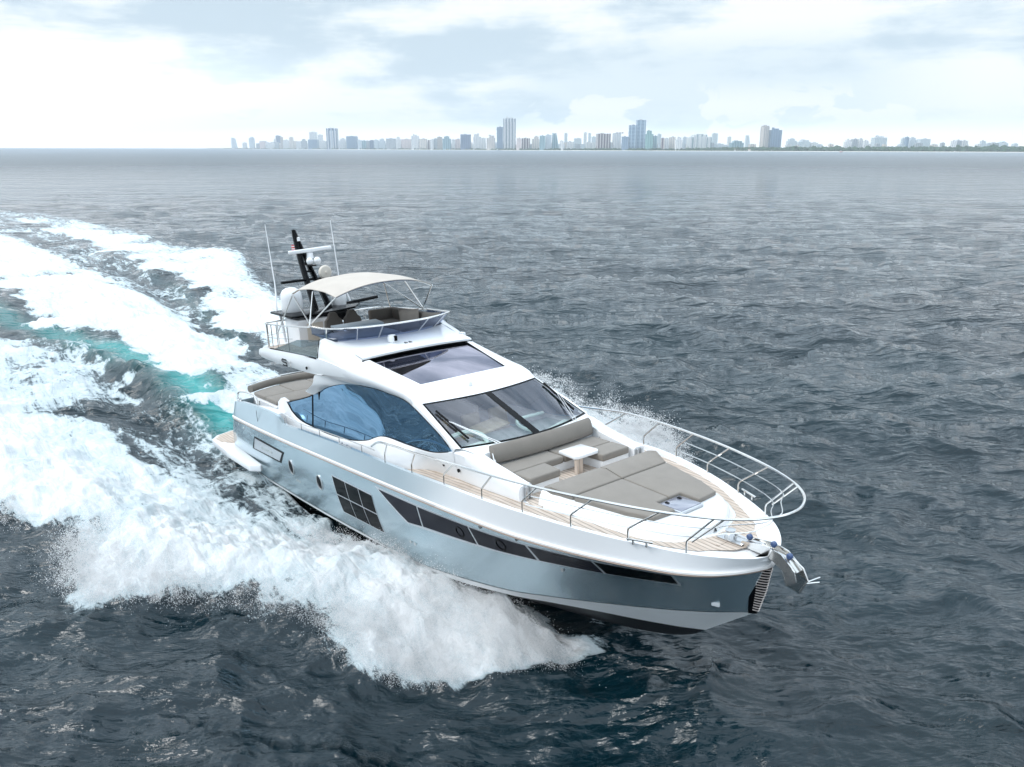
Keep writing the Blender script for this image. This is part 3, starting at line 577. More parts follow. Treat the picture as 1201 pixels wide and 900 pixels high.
def teak():
    m = mat('bleached_teak', (.52, .43, .36), .75); nt = m.node_tree; N = nt.nodes; L = nt.links; b = N['Principled BSDF']
    tc = N.new('ShaderNodeTexCoord'); mp = N.new('ShaderNodeMapping'); mp.inputs['Rotation'].default_value = (0, 0, PI/2); L.new(tc.outputs['Object'], mp.inputs[0])
    w = N.new('ShaderNodeTexWave'); w.bands_direction = 'X'; w.inputs['Scale'].default_value = 2.9; w.inputs['Distortion'].default_value = 0; L.new(mp.outputs[0], w.inputs[0])
    n = N.new('ShaderNodeTexNoise'); n.inputs['Scale'].default_value = 2.5; n.inputs['Detail'].default_value = 6
    mp2 = N.new('ShaderNodeMapping'); mp2.inputs['Scale'].default_value = (1, 9, 1); L.new(tc.outputs['Object'], mp2.inputs[0]); L.new(mp2.outputs[0], n.inputs[0])
    r = N.new('ShaderNodeValToRGB'); L.new(n.outputs['Fac'], r.inputs[0]); r.color_ramp.elements[0].position = .3; r.color_ramp.elements[1].position = .72
    r.color_ramp.elements[0].color = (.42, .33, .26, 1); r.color_ramp.elements[1].color = (.62, .54, .47, 1)
    r2 = N.new('ShaderNodeMapRange'); L.new(w.outputs['Fac'], r2.inputs[0]); r2.inputs[1].default_value = .02; r2.inputs[2].default_value = .16; r2.inputs[3].default_value = .75; r2.inputs[4].default_value = 0.
    mx = N.new('ShaderNodeMix'); mx.data_type = 'RGBA'; L.new(r2.outputs[0], mx.inputs[0]); L.new(r.outputs[0], mx.inputs[6]); mx.inputs[7].default_value = (.16, .14, .12, 1)
    L.new(mx.outputs[2], b.inputs['Base Color']); return m
TEAK = teak()
def glass(name, tint, refl=(1, 1, 1), rough=.01, ior=1.45, boost=1.0):
    m = bpy.data.materials.new(name); m.use_nodes = True; nt = m.node_tree; N = nt.nodes; L = nt.links; N.clear()
    o = N.new('ShaderNodeOutputMaterial'); t = N.new('ShaderNodeBsdfTransparent'); t.inputs[0].default_value = (*tint, 1)
    g = N.new('ShaderNodeBsdfGlossy'); g.inputs['Roughness'].default_value = rough; g.inputs['Color'].default_value = (*refl, 1)
    ge = N.new('ShaderNodeNewGeometry'); dt = N.new('ShaderNodeVectorMath'); dt.operation = 'DOT_PRODUCT'; L.new(ge.outputs['Normal'], dt.inputs[0]); L.new(ge.outputs['Incoming'], dt.inputs[1])
    def Mm(op, a, b_=0.):
        n = N.new('ShaderNodeMath'); n.operation = op; n.use_clamp = op == 'MULTIPLY_ADD'
        for k, q in enumerate((a, b_)):
            if isinstance(q, (int, float)): n.inputs[k].default_value = q
            else: L.new(q, n.inputs[k])
        return n
    pw = Mm('POWER', Mm('SUBTRACT', 1.0, Mm('ABSOLUTE', dt.outputs['Value']).outputs[0]).outputs[0], 5.0)
    f0 = ((ior-1)/(ior+1))**2; mu = Mm('MULTIPLY_ADD', pw.outputs[0], 1-f0); mu.inputs[2].default_value = f0
    mx = N.new('ShaderNodeMixShader'); L.new(mu.outputs[0], mx.inputs[0]); L.new(t.outputs[0], mx.inputs[1]); L.new(g.outputs[0], mx.inputs[2]); L.new(mx.outputs[0], o.inputs[0])
    MATS[name] = m; return m
WSG = glass('windshield_glass', (.88, .92, .92), (.86, .87, .95), ior=2.2)
SRG = glass('sunroof_glass', (.10, .10, .13), (.90, .86, .98), ior=3.3)
CLEAR = glass('smoked_screen_glass', (.16, .20, .30), (.7, .75, .9), ior=2.0)
WINGG = glass('wing_glass', (.30, .42, .46), (.8, .85, .9), ior=2.8)

yacht = empty('motor_yacht'); yacht.matrix_world = BOAT_M
tag(yacht, 'long silver blue motor yacht with white cabin and flybridge speeding over the sea', 'yacht')
def Y(mb, name, m, parent=None, smooth=True, angle=32): return mb.build(name, m, parent or yacht, smooth, angle)

# hull curves, starboard given with positive y (half breadth); x forward
cD = [(.86, 2.42, 2.21), (2.0, 2.44, 2.36), (3.55, 2.45, 2.43), (4.68, 2.46, 2.45), (4.85, 2.46, 2.42), (5.2, 2.46, 2.26), (5.6, 2.46, 2.26), (6.5, 2.46, 2.32), (9.14, 2.47, 2.46), (11.57, 2.48, 2.54), (12.86, 2.5, 2.60), (14.2, 2.52, 2.68), (15.66, 2.50, 2.74), (16.81, 2.35, 2.74), (17.93, 2.08, 2.70), (19.03, 1.68, 2.64), (20.0, 1.22, 2.58), (20.5, .86, 2.55), (20.85, .42, 2.50), (20.97, .0, 2.46)]
cR = [(.55, 2.44, 1.66), (1.1, 2.58, 1.70), (4.57, 2.62, 1.79), (9.33, 2.62, 1.97), (12.5, 2.61, 2.10), (14.95, 2.56, 2.20), (16.38, 2.42, 2.21), (17.5, 2.18, 2.21), (18.44, 1.90, 2.21), (19.31, 1.58, 2.22), (19.9, 1.30, 2.22), (20.36, .96, 2.23), (20.68, .54, 2.24), (20.87, .15, 2.24), (20.9, 0, 2.24)]
cB = [(.25, 2.36, -.05), (3, 2.42, -.05), (7, 2.40, -.02), (10.04, 2.33, .03), (12, 2.30, .08), (13.33, 2.20, .16), (15.54, 1.85, .38), (16.75, 1.52, .56), (17.74, 1.22, .72), (19.03, .78, .93), (19.89, .42, 1.08), (20.4, .13, 1.17), (20.62, 0, 1.2)]
cC = [(.25, 2.30, -.2), (3, 2.36, -.18), (7, 2.34, -.14), (10.12, 2.26, -.09), (13.37, 2.12, .02), (15.4, 1.72, .17), (16.5, 1.36, .27), (17.45, 1.0, .33), (18.3, .62, .34), (19.0, .28, .35), (19.5, 0, .36)]
cK = [(.3, 0, -.9), (8, 0, -1.0), (13, 0, -1.0), (15.5, 0, -.88), (17.24, 0, -.52), (18.58, 0, -.14), (19.2, 0, .14), (19.5, 0, .36)]
NX = 220
def common(c, xa, xb):
    d = spline(c, 900); A = spline(d[d[:, 0] <= xa], 8)[:-1] if (d[:, 0] < xa).sum() > 3 else np.repeat(d[:1], 7, 0)
    xs = np.linspace(xa, xb, NX-7-46); Mi = np.stack([xs, np.interp(xs, d[:, 0], d[:, 1]), np.interp(xs, d[:, 0], d[:, 2])], 1)
    T_ = np.vstack([Mi[-1:], d[d[:, 0] > xb]]); return np.vstack([A, Mi, spline(T_, 47)[1:]])
sD, sR, sB = [common(c, 1.1, 19.8) for c in (cD, cR, cB)]
sB2, sC, sK = [common(c, 1.1, 18.9) for c in (cB, cC, cK)]
def side(c, x, k):   # value k of curve at x
    return np.interp(x, c[:, 0], c[:, k])
def yh(x, z):        # half breadth of the topsides at (x, z)
    zr, zb = side(sR, x, 2), side(sB, x, 2); yr, yb = side(sR, x, 1), side(sB, x, 1)
    t = (z-zb)/max(zr-zb, 1e-6); return yb+(yr-yb)*t+bulge(x)*math.sin(PI*min(max(t, 0), 1))
def bulge(x): return .085*(1-float(smooth01(x, 11, 17)))-.05*float(smooth01(x, 15.5, 18))*(1-float(smooth01(x, 19, 20.6)))
def lerp(a, b, t): return a*(1-t)+b*t
def both(mb_fn, name, m, **k):
    for s in (1, -1):
        mb = MB(); mb_fn(mb, s); Y(mb, name, m, **k)
S_ = lambda p, s: (p[0], -p[1]*s, p[2])   # s=1 starboard
# hull skin (rub rail down to boot line) both sides in one mesh
mb = MB()
for s in (1, -1):
    rows = []
    for t in np.linspace(0, 1, 13):
        r = lerp(sR, sB, t)
        rows.append([S_((p[0], max(0, p[1]+bulge(p[0])*math.sin(PI*t)*min(1, p[1]/.5)), p[2]), s) for p in r])
    mb.grid(rows)
# transom
tr = [(.55, 1.66), (.25, -.05)]
rows = [[(lerp(.86, .8, abs(w)) , w*2.42, 2.21) for w in np.linspace(-1, 1, 9)], [(.5, w*2.44, 1.66) for w in np.linspace(-1, 1, 9)], [(.22, w*2.36, -.05) for w in np.linspace(-1, 1, 9)]]
rows[0][0] = (.86, -2.42, 2.21); rows[0][-1] = (.86, 2.42, 2.21); rows[1][0] = (.55, -2.44, 1.66); rows[1][-1] = (.55, 2.44, 1.66)
mb.grid(rows)
hull = Y(mb, 'hull', SIL, angle=40)
# bulwark: silver aft, white forward; the blend between paints in sky reflection
BW = bpy.data.materials.new('bulwark_paint_sheen'); BW.use_nodes = True
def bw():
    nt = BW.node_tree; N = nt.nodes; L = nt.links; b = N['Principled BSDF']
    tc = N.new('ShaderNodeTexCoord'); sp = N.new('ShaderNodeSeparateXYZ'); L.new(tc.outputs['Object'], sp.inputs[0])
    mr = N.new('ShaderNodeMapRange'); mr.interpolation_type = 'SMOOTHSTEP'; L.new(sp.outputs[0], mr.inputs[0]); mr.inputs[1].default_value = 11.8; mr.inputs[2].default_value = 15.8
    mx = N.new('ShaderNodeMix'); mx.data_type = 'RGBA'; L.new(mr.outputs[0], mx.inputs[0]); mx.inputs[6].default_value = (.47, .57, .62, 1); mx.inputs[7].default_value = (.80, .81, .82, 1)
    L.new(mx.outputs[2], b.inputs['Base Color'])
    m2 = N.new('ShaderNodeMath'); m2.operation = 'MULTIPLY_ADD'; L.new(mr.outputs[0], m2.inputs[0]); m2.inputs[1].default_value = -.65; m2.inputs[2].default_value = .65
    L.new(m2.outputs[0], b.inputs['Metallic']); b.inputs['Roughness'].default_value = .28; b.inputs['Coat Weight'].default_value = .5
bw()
mb = MB()
for s in (1, -1):
    rows = [[S_(p, s) for p in lerp(sD, sR, t)] for t in np.linspace(0, 1, 6)]
    inn = sD.copy(); inn[:, 1] = np.maximum(0, inn[:, 1]-.10*np.minimum(1, inn[:, 1]/.4)); 
    cap = inn.copy(); cap[:, 2] += .0
    topo = sD.copy(); topo[:, 2] += .02
    foot = inn.copy(); foot[:, 2] = np.where(foot[:, 0] < 4.4, 1.5, np.where(foot[:, 0] < 11.5, foot[:, 2]-.35, foot[:, 2]-.09))
    rows = [[S_(p, s) for p in foot], [S_(p, s) for p in cap]]+rows
    mb.grid(rows)
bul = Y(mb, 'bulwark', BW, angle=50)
# rub rail
mb = MB()
for s in (1, -1):
    r = sR[3:]; 
    prof = [(0, .05), (.05, .035), (.055, -.02), (.02, -.05)]
    rows = []
    for dy, dz in prof:
        w = .6+.4*(1-smooth01(r[:, 0], 12, 17)); rows.append([S_((p[0]+dy*float(smooth01(p[0], 19.5, 20.9)), p[1]+dy*(1-float(smooth01(p[0], 20.6, 20.9))), p[2]+dz*ww), s) for p, ww in zip(r, w)])
    mb.grid(rows)
Y(mb, 'rub_rail', nz(mat('off_white_rail', (.74, .72, .70), .35), 3, .04), angle=60)
mb = MB()
for s in (1, -1): mb.tube([S_((p[0]+.012, p[1]+.045*min(1, p[1]/.3), p[2]-.035), s) for p in sR[6::3]], .016, 6)
Y(mb, 'rail_insert', mat('bronze_trim', (.34, .25, .2), .4))
BOOT = nz(mat('white_bottom_paint', (.90, .91, .91), .4), 2, .02)
mb = MB()
for s in (1, -1):
    mb.grid([[S_((p[0], p[1]+.012*min(1, p[1]/.2), p[2]), s) for p in lerp(sB2, sC, t)] for t in (0, .08, .3, .6, .85, 1)])
# forefoot spray knuckle in the white
Y(mb, 'boot_top', BOOT, angle=40)
mb = MB()
for s in (1, -1): mb.grid([[S_(p, s) for p in lerp(sC, sK, t)] for t in np.linspace(0, 1, 6)])
rows = [[(.22, w*2.36, -.05) for w in np.linspace(-1, 1, 9)], [(.25, w*2.3, -.2-.7*(1-abs(w))) for w in np.linspace(-1, 1, 9)]]
mb.grid(rows)
Y(mb, 'bottom', ANTI, angle=40)

# hull windows -------------------------------------------------------
def panel(quad, off=.008, nu=10, nv=5, s=1, thick=.02, inset=0.):
    """quad: 4 (x,z): top-aft, top-fwd, bottom-fwd, bottom-aft. a plate following the topsides"""
    q = np.array(quad, float)
    if inset:
        c = q.mean(0); q = c+(q-c)*(1-inset)
    g = []
    for j in range(nv+1):
        row = []
        for i in range(nu+1):
            a, b = i/nu, j/nv; p = (q[0]*(1-a)+q[1]*a)*(1-b)+(q[3]*(1-a)+q[2]*a)*b; row.append(p)
        g.append(row)
    mb = MB(); outer = [[(p[0], -(yh(p[0], p[1])+off)*s, p[1]) for p in r] for r in g]; mb.grid(outer)
    inner = [[(p[0], -(yh(p[0], p[1])-thick)*s, p[1]) for p in r] for r in g]
    rim_o = outer[0]+[r[-1] for r in outer[1:]]+outer[-1][::-1][1:]+[r[0] for r in outer[::-1][1:]]
    rim_i = inner[0]+[r[-1] for r in inner[1:]]+inner[-1][::-1][1:]+[r[0] for r in inner[::-1][1:]]
    mb.grid([rim_o, rim_i]); return mb
FRAMEM = mat('window_frame_silver', (.58, .61, .64), .3, .6)
band = [  # (top-aft),(top-fwd),(bot-fwd),(bot-aft)
 [(11.40, 1.83), (13.12, 1.87), (13.20, 1.37), (12.62, 1.30)],
 [(13.19, 1.87), (15.05, 1.93), (15.17, 1.51), (13.27, 1.38)],
 [(15.12, 1.93), (16.72, 1.96), (16.82, 1.61), (15.24, 1.52)],
 [(16.80, 1.965), (18.22, 2.0), (18.30, 1.70), (16.90, 1.615)],
 [(18.28, 2.0), (19.72, 2.06), (19.72, 1.83), (18.37, 1.71)],
]
SEE = mat('window_glass_grey', (.055, .06, .08), .08, 0, Coat_Weight=1., Specular_IOR_Level=.7)
for s in (1, -1):
    fr = Y(panel([(11.2, 1.875), (19.76, 2.085), (19.76, 1.80), (12.55, 1.25)], .004, 60, 4, s), 'window_band_frame', FRAMEM)
    for i, q in enumerate(band):
        w = Y(panel(q, .012, 14, 4, s), 'hull_window', PANE if i == 4 else TINT, parent=fr)
        if i in (1, 2):
            cx = 14.72 if i == 1 else 16.0; cz = 1.69 if i == 1 else 1.76
            mb = MB(); mb.tube([(cx+.12*math.cos(a), -(yh(cx+.12*math.cos(a), cz+.12*math.sin(a))+.016)*s, cz+.12*math.sin(a)) for a in np.linspace(0, 2*PI, 25)], .014, 6)
            Y(mb, 'porthole_ring', DARK, parent=w)
    # six-pane window
    x0, x1, z0, z1 = 8.72, 10.98, .50, 1.52
    fr = Y(panel([(x0-.03, z1+.01), (x1-.03, z1+.05), (x1+.25, z0+.02), (x0+.22, z0-.06)], .006, 14, 8, s), 'pane_window_frame', FRAMEM)
    for r in range(2):
        for c in range(3):
            a0, a1 = c/3+.012, (c+1)/3-.012; b0, b1 = r/2+.02, (r+1)/2-.02
            Q = [np.array(p) for p in [(x0, z1), (x1, z1+.04), (x1+.22, z0+.03), (x0+.22, z0-.05)]]
            f = lambda a, b: tuple((Q[0]*(1-a)+Q[1]*a)*(1-b)+(Q[3]*(1-a)+Q[2]*a)*b)
            Y(panel([f(a0, b0), f(a1, b0), f(a1, b1), f(a0, b1)], .014, 6, 5, s), 'window_pane', PANE, parent=fr)
    # portholes
    for cx, cz in ((5.85, 1.05), (7.80, 1.06)):
        mb = MB(); ring = [(cx+.17*math.cos(a), -(yh(cx, cz+.22*math.sin(a))+.01)*s, cz+.22*math.sin(a)) for a in np.linspace(0, 2*PI, 25)]
        mb.tube(ring, .022, 6); ph = Y(mb, 'porthole', STEELB)
        mb = MB(); mb.V = [(p[0], p[1], p[2]) for p in ring[:-1]]; mb.F = [list(range(24))]; Y(mb, 'porthole_glass', BLACK, parent=ph, smooth=False)
    # engine vent: black frame, silver inset
    V = [(2.98, 1.42), (5.42, 1.42), (5.05, .98), (2.62, .92)]
    fr = Y(panel(V, .01, 12, 5, s), 'air_intake_frame', BLACK)
    c = np.mean(V, 0); Y(panel([(3.02, 1.36), (5.27, 1.36), (4.98, 1.04), (2.83, .98)], .022, 12, 5, s), 'air_intake_panel', FRAMEM, parent=fr)
    Y(panel([(3.6, 1.22), (4.5, 1.22), (4.42, 1.14), (3.52, 1.13)], .03, 6, 3, s), 'air_intake_badge', STEEL, parent=fr)
    for k in range(3):
        for (cx, cz) in ((6.02+.11*k, .66),): Y(panel([(cx, cz+.05), (cx+.07, cz+.05), (cx+.07, cz-.03), (cx, cz-.03)], .01, 2, 2, s), 'drain_outlet', STEEL)
    for (cx, cz) in ((12.5, .72), (12.68, .72), (15.55, 2.08), (16.6, 2.10), (17.35, 1.5), (2.0, 1.5), (1.55, 1.55)):
        mb = MB(); y = -(yh(cx, cz)+.005)*s; mb.lathe([(.0, -.02), (.045, -.02), (.04, .02), (.0, .03)], (cx, y, cz), 10, 'y') if s > 0 else mb.lathe([(.0, .02), (.045, .02), (.04, -.02), (.0, -.03)], (cx, y, cz), 10, 'y')
        Y(mb, 'thru_hull_fitting', STEEL)
    mb = MB(); mb.box((20.12, -(yh(20.12, 1.36)+.015)*s, 1.36), (.16, .04, .09), (0, 0, .35*s), .02); Y(mb, 'docking_light', WHITEP)
# stem plate with slanted steel strips
def stem_sec(t):
    zt, zb = 2.20, 1.20; z = zt+(zb-zt)*t; x = np.interp(t, [0, .5, 1], [20.91, 20.80, 20.635]); return x, z
mb = MB(); rows = []
for t in np.linspace(0, 1, 14):
    x, z = stem_sec(t); w = lerp(.27, .10, t)
    rows.append([(x-w*1.05*abs(q)**1.6+.035-.02*abs(q), q*w, z) for q in np.linspace(-1, 1, 13)])
mb.grid(rows); stem = Y(mb, 'stem_plate', BLACK, angle=60)
mb = MB()
for k in range(17):
    for s in (1, -1):
        pts = []
        for q in np.linspace(.02, .72, 6):
            t = (k+.5)/17.6-.035*q/.7; t = max(t, 0.005); x, z = stem_sec(t); w = lerp(.27, .10, t); pts.append((x-w*1.05*q**1.6+.035-.02*q+.012, -q*w*s, z))
        mb.tube(pts, .011, 5)
Y(mb, 'stem_strips', mat('rose_steel', (.80, .70, .65), .25, .6), parent=stem)

# decks --------------------------------------------------------------
def deck_z(x): return np.interp(x, [4.4, 4.5, 10.0, 12.4, 13, 14.2, 15.7, 16.8, 17.9, 19, 20, 20.9], [1.65, 2.05, 2.12, 2.47, 2.52, 2.59, 2.65, 2.65, 2.61, 2.55, 2.49, 2.42])
mb = MB(); xs = np.r_[np.linspace(.95, 4.4, 8), np.linspace(4.5, 12.4, 24), np.linspace(12.6, 20.75, 60)]
rows = []
for x in xs:
    y = side(sD, x, 1)-.09; rows.append([(x, y*w, deck_z(x)+.0) for w in (-1, -.6, 0, .6, 1)])
mb.grid(rows); Y(mb, 'main_deck', GEL, angle=20)
# teak laid on side decks and round the bow
def teak_strip(xa, xb, yo, yi, n=70):
    mb = MB()
    for s in (1, -1):
        rows = []
        for x in np.linspace(xa, xb, n):
            a, b = yo(x), yi(x); b = min(b, a-.01); rows.append([(x, -s*(a+(b-a)*w), deck_z(x)+.012) for w in (0, .5, 1)])
        mb.grid(rows)
    return mb
inn = lambda x: np.interp(x, [12.0, 12.7, 16.1, 16.6, 19.0, 19.5, 19.75, 19.8], [2.3, 1.87, 1.87, 1.80, 1.30, .95, .45, 0])
out_ = lambda x: side(sD, x, 1)-np.interp(x, [12, 18.5, 20, 20.4], [.13, .16, .36, .8])
mb = teak_strip(12.0, 20.12, out_, inn); 
mb.prism([(20.12, -out_(20.12)), (20.12, out_(20.12)), (20.42, .35), (20.5, .1), (20.5, -.1), (20.42, -.35)], 2.492, 2.498)
mb.prism([(20.12, -.45), (19.79, -.2), (19.79, .2), (20.12, .45)], 2.50, 2.505)
Y(mb, 'teak_deck', TEAK, smooth=False)
mb = MB()   # lounge floor
mb.prism([(14.9, -1.5), (16.75, -1.86), (16.75, 1.86), (14.9, 1.5)], 2.58, lambda x, y: 2.668)
Y(mb, 'lounge_floor', TEAK, smooth=False)

# swim platform
mb = MB()
pl = [(.35, -2.45), (3.35, -2.62), (3.42, -2.72), (3.1, -2.98), (1.0, -2.99), (-.9, -2.88), (-1.35, -2.55), (-1.7, -1.6), (-1.8, 0)]
pl = pl+[(x, -y) for x, y in pl[::-1][1:]]
mb.prism(pl, lambda x, y: .30 if x > -1 else .38, .52, .045, 2); plat = Y(mb, 'swim_platform', GEL)
mb = MB()
pt = [(.3, -2.4), (-.35, -2.78), (-.85, -2.76), (-1.25, -2.48), (-1.55, -1.6), (-1.65, 0)]; pt = pt+[(x, -y) for x, y in pt[::-1][1:]]
mb.prism(pt, .5, .532); Y(mb, 'platform_teak', TEAK, parent=plat, smooth=False)

# stern ---------------------------------------------------------------
mb = MB(); n = 15
aft = [(.45-.55*(1-(w*w)), 1.72*w) for w in np.linspace(-1, 1, n)]
mb.prism(aft+[(2.9, 1.75), (2.9, -1.75)], 1.3, 2.22, .05); base = Y(mb, 'stern_garage_lid', GEL)
for (ya, yb) in ((-1.66, -.56), (-.54, .54), (.56, 1.66)):
    mb = MB(); ww = np.linspace(ya/1.72, yb/1.72, 7)
    mb.prism([(.72-.55*(1-w*w), 1.72*w) for w in ww]+[(1.7, yb), (1.7, ya)], 2.22, 2.36, .05, 3); Y(mb, 'stern_sunpad', FAB)
for (ya, yb) in ((-1.66, -.02), (.02, 1.66)):
    mb = MB(); mb.prism([(1.73, ya), (1.73, yb), (2.75, yb), (2.95, (ya+yb)/2), (2.75, ya)], 2.22, 2.37, .06, 3); Y(mb, 'stern_seat_cushion', FAB)
mb = MB(); mb.tube([(.58-.55*(1-w*w), 1.74*w, 2.47) for w in np.linspace(-1, 1, 21)], .115, 12, rz=1.2); Y(mb, 'stern_bolster', FAB)
mb = MB(); mb.tube([(.44-.55*(1-w*w), 1.8*w, 2.62) for w in np.linspace(-1, 1, 21)], .02, 8); Y(mb, 'stern_bolster_rail', STEEL)
def hoop(s):
    mb = MB(); mb.tube([tuple(p) for p in spline([(.78, -2.28*s, 2.15), (.82, -2.28*s, 2.42), (1.05, -2.26*s, 2.56), (1.9, -2.2*s, 2.62), (2.25, -2.2*s, 2.58), (2.38, -2.2*s, 2.3), (2.4, -2.2*s, 2.05)], 30)], .03, 8)
    mb.tube([(2.55, -2.15*s, 2.05), (2.5, -2.15*s, 2.45), (2.25, -2.18*s, 2.58)], .02, 6); return mb
for s in (1, -1):
    Y(hoop(s), 'stern_handrail', STEEL)
    mb = MB(); mb.prism([(2.9, -2.36*s), (4.6, -2.36*s), (4.6, -2.1*s), (3.0, -2.1*s)], 1.6, lambda x, y: 2.36+.02*x, .04); Y(mb, 'quarter_locker', GEL)
    mb = MB(); mb.lathe([(0, 0), (.05, 0), (.03, .05), (.05, .09), (0, .1)], (1.05, -2.36*s, 2.27), 10); Y(mb, 'mooring_bollard', STEEL); mb = MB(); mb.lathe([(0, 0), (.05, 0), (.03, .05), (.05, .09), (0, .1)], (1.3, -2.37*s, 2.29), 10); Y(mb, 'mooring_bollard', STEEL)
    # line of the gate in the bulwark
    mb = MB(); mb.box((3.25, -(2.56)*s, 2.1), (.012, .01, .5)); Y(mb, 'bulwark_gate_seam', DARK)

# superstructure -------------------------------------------------------
# longitudinal curves (x, halfbreadth, z)
WB = [(4.68, 2.05, 2.80), (5.0, 2.06, 2.56), (5.6, 2.06, 2.38), (6.6, 2.06, 2.34), (7.6, 2.06, 2.34), (8.8, 2.06, 2.44), (9.9, 2.06, 2.66), (10.8, 2.05, 2.97), (12.0, 2.05, 3.02), (13.0, 2.04, 3.06), (13.6, 2.04, 3.17), (14.04, 2.02, 3.30)]
WT_old = [(4.68, 2.05, 2.80), (5.5, 2.05, 3.02), (6.45, 2.05, 3.27), (7.0, 2.05, 3.50), (7.6, 2.04, 3.72), (8.3, 2.02, 3.92), (9.1, 2.0, 4.08), (10.2, 1.98, 4.19), (11.4, 1.96, 4.20), (12.1, 1.95, 4.13), (12.6, 1.97, 3.97), (13.1, 1.99, 3.77), (13.6, 2.01, 3.53), (14.04, 2.02, 3.30)]
WT = [(4.65, 2.03, 2.77), (6.25, 1.97, 3.22), (6.74, 1.94, 3.43), (7.26, 1.92, 3.63), (7.81, 1.90, 3.80), (8.46, 1.88, 3.95), (9.13, 1.86, 4.04), (9.79, 1.85, 4.08), (10.42, 1.84, 4.10), (11.01, 1.84, 4.08), (11.42, 1.85, 4.08), (11.86, 1.86, 4.04), (12.38, 1.89, 3.89), (12.90, 1.93, 3.72), (13.46, 1.97, 3.52), (13.99, 2.02, 3.28)]
NW = 90
def resx(c, xs):
    c = spline(c, 400); return np.stack([xs, np.interp(xs, c[:, 0], c[:, 1]), np.interp(xs, c[:, 0], c[:, 2])], 1)
xw = np.linspace(4.68, 14.04, NW); aWB = resx(WB, xw); aWT = resx(WT, xw)
for s in (1, -1):
    mb = MB(); mb.grid([[S_((p[0], p[1]-.012, p[2]), s) for p in lerp(aWB, aWT, t)] for t in np.linspace(0, 1, 8)])
    sw = Y(mb, 'side_window', MIRROR, angle=60)
    # body below the window, out to the walkway
    mb = MB(); low = resx([(4.1, 2.12, 2.1), (6, 2.12, 2.05), (9.0, 2.12, 2.1), (10.2, 2.16, 2.2), (11.2, 2.26, 2.42), (12.1, 2.2, 2.45), (12.8, 1.92, 2.5), (14.04, 1.88, 2.55)], xw)
    m1 = aWB.copy(); m1[:, 1] += .02; m1[:, 2] -= .015
    m0 = lerp(low, aWB, .62); m0[:, 1] = lerp(low[:, 1], aWB[:, 1]+.02, .7)+.03
    mb.grid([[S_(p, s) for p in r] for r in (low, m0, m1, aWB, aWB-np.array([0, .05, 0]))])
    # aft end of the body
    mb.grid([[S_(p, s) for p in q] for q in ([(4.05, 2.14, 1.9), (4.1, 2.12, 2.7), (4.3, 2.08, 2.86), (4.68, 2.05, 2.80)], [tuple(low[0]-np.array([0, 0, .2])), tuple(low[0]), tuple(m0[0]), tuple(m1[0])])])
    mb.grid([[S_(p, s) for p in q] for q in ([(4.05, 2.14, 1.9), (4.1, 2.12, 2.7), (4.3, 2.08, 2.86), (4.68, 2.05, 2.80)], [(4.05, 1.95, 1.9), (4.1, 1.95, 2.7), (4.3, 1.95, 2.86), (4.68, 1.95, 2.80)])])
    Y(mb, 'cabin_side', GEL, angle=40)
    mb = MB(); mb.tube([S_((p[0], p[1]+.0, p[2]), s) for p in aWT[::3]], .014, 6); mb.tube([S_((p[0], p[1]+.0, p[2]), s) for p in aWB[::3]], .014, 6)
    Y(mb, 'window_gasket', DARK, parent=sw)
    k_ = int(np.argmin(abs(xw-6.5))); mb = MB(); mb.tube([S_(tuple(lerp(aWB[k_], aWT[k_], t)), s) for t in (0, .5, 1)], .012, 5); Y(mb, 'window_joint', DARK, parent=sw)
# roof / pillars / cowl. rows run from window top edge up and over to the other side
xr = np.r_[np.linspace(7.72, 12.1, 40)]
def roof_row(x):
    """half section above the window: list of (y,z) from the window top to the centre"""
    yt, zt = np.interp(x, aWT[:, 0], aWT[:, 1]), np.interp(x, aWT[:, 0], aWT[:, 2])
    X_ = [7.72, 8.04, 8.5, 9.5, 10.6, 11.73, 12.4]
    zc = np.interp(x, [7.0, 8.0, 9.5, 10.6, 11.73, 12.4], [5.16, 5.08, 4.79, 4.58, 4.36, 4.14])
    ye, ze = np.interp(x, X_, [1.94, 1.80, 1.77, 1.72, 1.60, 1.50, 1.62]), np.interp(x, X_, [5.17, 5.08, 5.00, 4.75, 4.55, 4.35, 4.13])
    y3, z3 = np.interp(x, X_, [2.12, 2.07, 2.02, 1.92, 1.84, 1.76, 1.75]), np.interp(x, X_, [5.10, 5.02, 4.93, 4.66, 4.49, 4.31, 4.11])
    ys, zs = np.interp(x, X_, [2.22, 2.20, 2.17, 2.08, 1.98, 1.90, 1.86]), np.interp(x, X_, [4.62, 4.60, 4.57, 4.44, 4.37, 4.27, 4.10])
    k = spline([(yt, zt), (lerp(yt, ys, .7)+.015, lerp(zt, zs, .5)), (ys, zs), (y3, z3), (ye, ze)], 18)
    return [(x, p[0], p[1]) for p in k], (ye, ze, zc)
side_rows = [roof_row(x) for x in xr]
# sunroof opening: between x 9.55 and 11.72, |y| < edge
def sunroof_edge(x): return np.interp(x, [9.4, 11.75], [1.62, 1.34])
mb = MB()
for s in (1, -1):
    mb.grid([[S_(p, s) for p in r[0]] for r in side_rows])
    # shoulder to the sunroof edge
    g = []
    for x, r in zip(xr, side_rows):
        ye, ze, zc = r[1]
        yi = sunroof_edge(x) if x > 9.5 else 0.
        g.append([S_((x+.10*(1-(lerp(ye, yi, t)/max(ye, .1))**2)*float(smooth01(x, 8.2, 9.2))*0, lerp(ye, yi, t), ze+(zc-ze)*(1-(lerp(ye, yi, t)/ye)**2)), s) for t in np.linspace(0, 1, 10)])
    mb.grid([r for r, x in zip(g, xr) if x >= 9.5])
